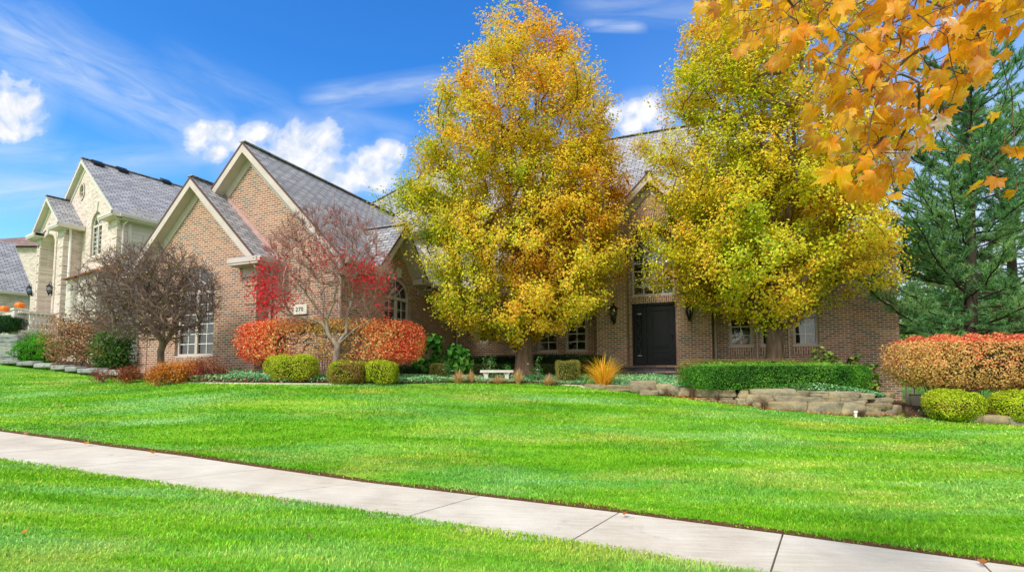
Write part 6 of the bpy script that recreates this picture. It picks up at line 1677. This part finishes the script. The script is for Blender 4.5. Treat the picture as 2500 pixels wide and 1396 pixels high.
# pale concrete edging along the bed front
M['edging'] = simple('pale_edging_concrete', lin(206,196,180), .85, .1, 9, bump=.3)
mb = MB(); es = [(-8.9, 12.9), (-8.0, 12.33), (-7.0, 11.86), (-6.0, 11.58), (-5.2, 11.45), (-4.4, 11.5), (-3.6, 11.65), (-2.8, 11.9)]
for a, b in zip(es, es[1:]):
    za, zb = ground(*a), ground(*b); n_ = Vector((-(b[1]-a[1]), b[0]-a[0], 0)).normalized()*.13
    A_ = Vector((a[0], a[1], za)); B_ = Vector((b[0], b[1], zb)); mb.slab([A_+Vector((0, 0, .03)), B_+Vector((0, 0, .03)), B_+n_+Vector((0, 0, .035)), A_+n_+Vector((0, 0, .035))], .1, (0, 0, -1))
tag(mb.build('concrete_edging', M['edging'], origin=(-5.2, 11.45, ground(-5.2, 11.45))), 'thin pale concrete strip edging the bed under the boxwood mounds', 'edging')
# paving slabs of the front walk
lst = []
for a, b, c, d in (((1290, 936, 13.6), (1425, 941, 13.2), .2, 0),):
    p, q = at(*a), at(*b)
mb = MB(); wk = [at(1270, 934, 13.9), at(1350, 936, 13.5), at(1420, 940, 13.1), at(1428, 946, 12.8)]
for p, q in zip(wk, wk[1:]): mb.slab([Vector((p.x, p.y, p.z)), Vector((q.x, q.y, q.z)), Vector((q.x+.1, q.y+.55, q.z+.0)), Vector((p.x+.1, p.y+.55, p.z+.0))], .07)
tag(mb.build('stone_path', M['edging']), kind='structure')
# stone bench
pb = at(1213, 931, 14.0); gz = ground(pb.x, pb.y); zt = at(1213, 903, 14.0).z
t = empty('stone_bench', (pb.x, pb.y, gz), 'small pale cast stone bench in front of the tall golden pear tree', 'bench'); hgt = zt-gz
mb = MB(); V = []
for k in range(13):
    s = -1+2*k/12; V.append((s*.45, -.16+.05*(s*s)))
back_ = [(x, y+.30) for x, y in reversed(V)]
mb.slab([(x, y, hgt) for x, y in V+back_], .07); mb.build('seat', M['concrete_cast'], t, bevel=.014)
for sx in (-.29, .27):
    mb = MB()
    pr_ = [(.085, hgt-.07), (.085, hgt-.10), (.06, hgt-.13), (.05, .16), (.06, .05), (.075, -.05)]
    for (a, z0), (b_, z1) in zip(pr_, pr_[1:]):
        mb.hexa([(sx-b_, -.1, z1), (sx+b_, -.1, z1), (sx+b_, .13, z1), (sx-b_, .13, z1), (sx-a, -.1, z0), (sx+a, -.1, z0), (sx+a, .13, z0), (sx-a, .13, z0)])
    mb.build('leg', M['concrete_cast'], t)
# utility pedestal by the right corner
p = at(2233, 985, 13.0); gz = ground(p.x, p.y)
t = empty('utility_box', (p.x, p.y, gz), 'grey utility box with curved conduit by the brick corner', 'utility box'); zt = at(2233, 962, 13).z-gz
mb = MB(); mb.box((-.15, -.1, -.1), (.10, .1, zt)); mb.box((-.17, -.12, zt), (.12, .12, zt+.02)); mb.build('cabinet', M['utility'], t, bevel=.01)
mb = MB(); mb.box((-.2, -.03, -.1), (-.165, .03, zt+.25)); mb.tube([(-.17, 0, zt+.22), (-.08, 0, zt+.27), (-.03, 0, zt+.18), (-.03, 0, zt)], .02, 8); mb.build('conduit', M['utility'], t)
mb = MB(); mb.tube([(.0, 0, zt+.02), (.02, 0, zt+.14), (-.03, 0, zt+.22), (-.08, 0, zt+.2)], .018, 8); mb.build('cable', M['iron'], t)
# small white pipes
for px, py, py2, d, lb in ((2089, 1003, 1015, 10.9, 'short white pipe stub in front of the stone wall'), (639, 882, 902, 12.9, 'white downspout outlet pipe left of the boxwood mounds')):
    p = at(px, py2, d); q = at(px, py, d); mb = MB(); mb.tube([(p.x, p.y, p.z-.05), (q.x, q.y, q.z)], .026, 10); mb.lathe((q.x, q.y, q.z-.005), [(0, .012), (.03, .012), (.038, 0), (.038, -.03)], 10); tag(mb.build('drain_pipe', M['pvc'], origin=tuple(p)), lb, 'pipe')
# fallen leaves on walk and lawn: individuals
rng = RS(31)
def fallen(px, py, s, colr, label):
    for d in np.linspace(2, 22, 900):
        q = at(px, py, d)
        if q.z < ground(q.x, q.y)+(.05): break
    c = np.array([[q.x, q.y, q.z]]); Dn = rng.normal(0, 1, (1, 3)); Dn[:, 2] = .1; Dn /= np.linalg.norm(Dn); Nn = np.array([[.1, -.35, 1.]]); Nn -= Dn*(Nn*Dn).sum(); Nn /= np.linalg.norm(Nn)
    V, F, cc = big_leaves(c, np.array([s]), Dn, Nn, np.array([-.8]), np.array([-.6]), palette([colr], [0], rng), palette([colr], [0], rng))
    tag(np_mesh('fallen_leaf', V, F, M['leaf_maple'], None, (q.x, q.y, q.z), col=cc), label, 'leaf')
for a in ((378, 1106, .06, (236,140,40), 'orange leaf on the far edge of the sidewalk at left'), (214, 1083, .05, (226,150,60), 'pale orange leaf on the far sidewalk edge further left'), (762, 1310, .045, (196,150,130), 'pinkish curled leaf on the near lawn'), (52, 1300, .04, (236,150,40), 'orange leaf on the near lawn at the left'),
          (150, 990, .07, (226,170,90), 'tan leaf on the lawn below the flagstone edging'), (60, 1060, .05, (190,130,110), 'brown leaf at the left end of the sidewalk'), (1520, 1254, .045, (206,120,50), 'brown orange leaf at the sidewalk joint right of centre'), (2390, 1372, .05, (190,120,70), 'brown leaf at the right end of the sidewalk'),
          (700, 1222, .03, (226,140,50), 'tiny orange leaf on the near lawn edge'), (1868, 1240-170, .04, (206,140,80), 'tan leaf on the lawn right of centre')):
    fallen(*a)
# ------------------------------------------------------------------ background growth at the right
def bgtree(name, label, px, py, d, w_, pal, n, leaf, group='trees behind the pines', bz=None, dens=.42):
    rng = RS(int(px+py)); top = at(px, py, d); gz = ground(min(top.x, 22), min(top.y, 30)) if bz is None else bz; base = (top.x, top.y, gz)
    t = empty(name, base, label, 'tree', group); hh = top.z-gz
    T = ell_targets(rng, 420, (0, 0, hh*.6), (w_, w_*.8, hh*.42), None, .4, 3, .2)+0
    trunk = [np.array([0, 0, -.1+hh*.55*k/8.]) for k in range(9)]
    PP, pr, Dd, tips = grow(trunk, T, .4, .3, .6, .4, rng, .1); tubes('trunk', PP+np.array(base), pr, radii(pr, .008, .14), M['bark_brown'], t, base)
    idx = rng.choice(tips, n); C_ = PP[idx]+rng.normal(0, .22, (n, 3)); q = rng.rand(n)*.5+vnoise(C_, .8, 4)*.5; L = rng.uniform(.7, 1.3, n)*leaf
    leaves('foliage', C_+np.array(base), L, L*.7, palette(pal, np.clip(q*len(pal), 0, len(pal)-1).astype(int), rng, .2), M['leaf_shrub'], t, base, rng); return t
pg = [(70,104,40), (104,136,56), (140,164,84), (180,190,110)]
bgtree('deciduous_tree', 'thin pale green tree seen through the pine boughs', 2270, 560, 30, 2.8, pg, 6500, .16)
bgtree('deciduous_tree', 'pale green bush seen low behind the pine trunk', 2395, 680, 26, 2.6, pg, 7000, .15)
bgtree('deciduous_tree', 'yellow green bush far behind at the right edge', 2490, 700, 28, 3.0, pg, 7000, .16)
bgtree('deciduous_tree', 'low green bush filling the gap left of the pine trunk', 2260, 720, 27, 2.4, pg, 6500, .15)
# ------------------------------------------------------------------ world: Nishita sky with clouds placed by direction
w = bpy.data.worlds.new('World'); bpy.context.scene.world = w; w.use_nodes = True
class WT(NT):
    def __init__(s, w): s.t = w.node_tree; s.n = s.t.nodes; s.l = s.t.links
t = WT(w); bg = t.n['Background']
SUN_DIR = Vector((-.40, -.60, .70)).normalized()
el = math.asin(SUN_DIR.z); az = math.atan2(SUN_DIR.x, SUN_DIR.y)
sky = t.new('ShaderNodeTexSky'); sky.sky_type = 'NISHITA'; sky.sun_disc = False
sky.sun_elevation = el; sky.sun_rotation = az; sky.altitude = 200; sky.air_density = 1.0; sky.dust_density = .6; sky.ozone_density = 2.0
gen = t.new('ShaderNodeTexCoord').outputs['Generated']
sep = t.new('ShaderNodeSeparateXYZ'); t.link(gen, sep.inputs[0])
X, Y, Z = sep.outputs
ay = t.math('MAXIMUM', Y, .08)
gx = t.math('DIVIDE', X, ay); gz = t.math('DIVIDE', Z, ay)          # tangent-plane coordinates of the northern sky
front = t.math('GREATER_THAN', Y, .1)
cb = t.new('ShaderNodeCombineXYZ'); t.link(gx, cb.inputs[0]); t.link(gz, cb.inputs[2])
g3 = cb.outputs[0]
def G(px, py):
    r = ray(px, py); return r[0]/r[1], r[2]/r[1]
# blue of the sky: Nishita, deepened
hs = t.new('ShaderNodeHueSaturation'); hs.inputs['Saturation'].default_value = 1.32; hs.inputs['Value'].default_value = 1.92; hs.inputs['Hue'].default_value = .502
t.link(sky.outputs[0], hs.inputs['Color'])
elev = t.math('MAXIMUM', gz, 0)
zr = t.ramp(Z, [(0.0, (1.3, 1.1, .9)), (.16, (.85, .98, .95)), (.34, (.64, .9, 1.0)), (.52, (.5, .8, 1.0)), (1, (.6, .8, .95))])
blue = t.mix(1, hs.outputs[0], zr, 'MULTIPLY')
# the right-hand side of the sky is hazier
hz = t.math('MULTIPLY', t.ramp(gx, [(.0, (0, 0, 0)), (.5, (.25, .25, .25)), (.9, (1, 1, 1))]), t.ramp(gz, [(.2, (1, 1, 1)), (.75, (.15, .15, .15))]))
blue = t.mix(t.math('MULTIPLY', hz, .92), blue, (5.6, 6.1, 6.9, 1))
# cirrus streaks
streak = None
def cir(px0, py0, px1, py1, wid, amp, sc=6):
    a, b = G(px0, py0), G(px1, py1); dx, dz = b[0]-a[0], b[1]-a[1]; L = math.hypot(dx, dz); dx /= L; dz /= L
    u = t.math('ADD', t.math('MULTIPLY', t.math('SUBTRACT', gx, a[0]), dx), t.math('MULTIPLY', t.math('SUBTRACT', gz, a[1]), dz))
    v = t.math('SUBTRACT', t.math('MULTIPLY', t.math('SUBTRACT', gx, a[0]), -dz), t.math('MULTIPLY', t.math('SUBTRACT', gz, a[1]), -dx))
    c = t.new('ShaderNodeCombineXYZ'); t.link(u, c.inputs[0]); t.link(v, c.inputs[1])
    n = t.noise(t.mapping(c.outputs[0], (sc*.45, sc*2.6, 1), loc=(px0*.01, 0, 0)), 1.6, 7, .62, .8)
    env = t.math('SUBTRACT', 1, t.math('ABSOLUTE', t.math('DIVIDE', v, wid/1250)), clamp=True)
    eu = t.math('SUBTRACT', 1, t.math('ABSOLUTE', t.math('DIVIDE', t.math('SUBTRACT', u, L/2), L*.62)), clamp=True)
    e2 = t.math('MULTIPLY', env, t.math('MULTIPLY', eu, 2.2, clamp=True))
    return t.math('MULTIPLY', t.math('MULTIPLY', e2, t.ramp(n, [(.26, (0, 0, 0)), (.78, (1, 1, 1))])), amp*1.1)
for a in ((-60, 40, 520, 330, 130, .75), (120, 20, 420, 300, 60, .35), (760, 245, 1110, 195, 50, .65), (820, 270, 1020, 330, 45, .35), (-80, 470, 260, 450, 90, .75), (150, 400, 560, 380, 60, .45),
          (1430, 62, 1570, 66, 22, .9), (-50, 370, 180, 380, 60, .5), (1400, 10, 1750, 30, 60, .4), (400, 130, 760, 300, 60, .22)):
    c = cir(*a); streak = c if streak is None else t.math('MAXIMUM', streak, c)
# cumulus heaps
blobs = [(38, 262, 78, 72), (20, 315, 70, 32), (78, 250, 34, 45), (500, 322, 62, 30), (476, 345, 38, 38), (548, 318, 26, 30), (525, 374, 38, 20), (640, 328, 62, 30), (735, 345, 110, 50), (800, 345, 50, 54), (700, 400, 120, 75), (790, 410, 80, 60),
         (905, 398, 78, 34), (958, 372, 42, 30), (890, 435, 90, 38), (1572, 278, 56, 42), (1545, 300, 40, 40), (1500, 286, 34, 26), (1610, 310, 40, 50), (600, 360, 40, 30)]
mx = None
for px, py, rx, ry in blobs:
    c = G(px, py)
    dx = t.math('DIVIDE', t.math('SUBTRACT', gx, c[0]), rx*1.12/1250); dz = t.math('DIVIDE', t.math('SUBTRACT', gz, c[1]), ry*1.2/1250)
    d = t.math('SUBTRACT', 1, t.math('SQRT', t.math('ADD', t.math('MULTIPLY', dx, dx), t.math('MULTIPLY', dz, dz))))
    mx = d if mx is None else t.math('SMOOTH_MAX', mx, d, .25)
n1 = t.noise(g3, 13, 8, .58, .35)
n2 = t.noise(g3, 34, 6, .6, .2)
dens = t.math('ADD', mx, t.math('ADD', t.math('MULTIPLY', t.math('SUBTRACT', n1, .5), 2.0), t.math('MULTIPLY', t.math('SUBTRACT', n2, .5), .5)))
cm = t.ramp(dens, [(.0, (0, 0, 0)), (.25, (.45, .45, .45)), (.65, (1, 1, 1))], 'EASE')
cm = t.math('MULTIPLY', cm, .97)
# broken cloud added behind and beside the viewer, unseen, whitened as fill light
gn = t.noise(t.mapping(gen, (1, 1, 2.2)), 3.2, 7, .6, .3)
other = t.math('MULTIPLY', t.ramp(gn, [(.36, (0, 0, 0)), (.5, (1, 1, 1))]), t.math('LESS_THAN', Y, .12))
n3 = t.noise(t.mapping(g3, loc=(.012, 0, -.02)), 13, 8, .58, .35)
shade = t.ramp(t.math('ADD', t.math('MULTIPLY', t.math('SUBTRACT', n1, n3), 3), .55, clamp=True), [(.15, (4.3, 5.1, 6.4)), (.75, (6.9, 6.9, 7.0))])
col = t.mix(streak, blue, (5.2, 5.9, 6.8, 1))
soft = t.math('MULTIPLY', t.math('MULTIPLY', t.math('ADD', mx, .55, clamp=True), .5), t.ramp(n1, [(.3, (.25, .25, .25)), (.7, (1, 1, 1))]), clamp=True)
col = t.mix(soft, col, (5.6, 6.1, 6.8, 1))
col = t.mix(cm, col, shade)
col = t.mix(other, col, (8.6, 8.4, 8.2, 1))
t.link(col, bg.inputs['Color']); bg.inputs['Strength'].default_value = .1
w.cycles.sampling_method = 'MANUAL'; w.cycles.sample_map_resolution = 512

sl = bpy.data.lights.new('sun', 'SUN'); sl.energy = 2.5; sl.angle = math.radians(14); sl.color = (1, .95, .87)
so = bpy.data.objects.new('sun', sl); C.objects.link(so); so.rotation_euler = SUN_DIR.to_track_quat('Z', 'Y').to_euler(); so.location = (-20, -20, 30)

cam = bpy.data.cameras.new('camera'); co = bpy.data.objects.new('camera', cam); C.objects.link(co)
cam.lens = 18; cam.sensor_width = 36; cam.sensor_fit = 'HORIZONTAL'; cam.shift_y = (833.5-698)/2500; cam.clip_end = 3000; cam.clip_start = .05
co.location = (0, 0, 0); co.rotation_euler = (math.pi/2+T_, 0, 0)
sc = bpy.context.scene; sc.camera = co
for o in list(sc.objects):
    if o.parent is None: o.location.z += Z0
sc.view_settings.view_transform = 'Standard'; sc.view_settings.look = 'None'; sc.view_settings.exposure = .55; sc.view_settings.gamma = 1
sc.render.engine = 'CYCLES'; sc.cycles.use_denoising = True; sc.cycles.max_bounces = 8; sc.cycles.transparent_max_bounces = 12
sc.cycles.diffuse_bounces = 3; sc.cycles.glossy_bounces = 3; sc.cycles.sample_clamp_indirect = 8
sc.render.resolution_x = 1024; sc.render.resolution_y = 571
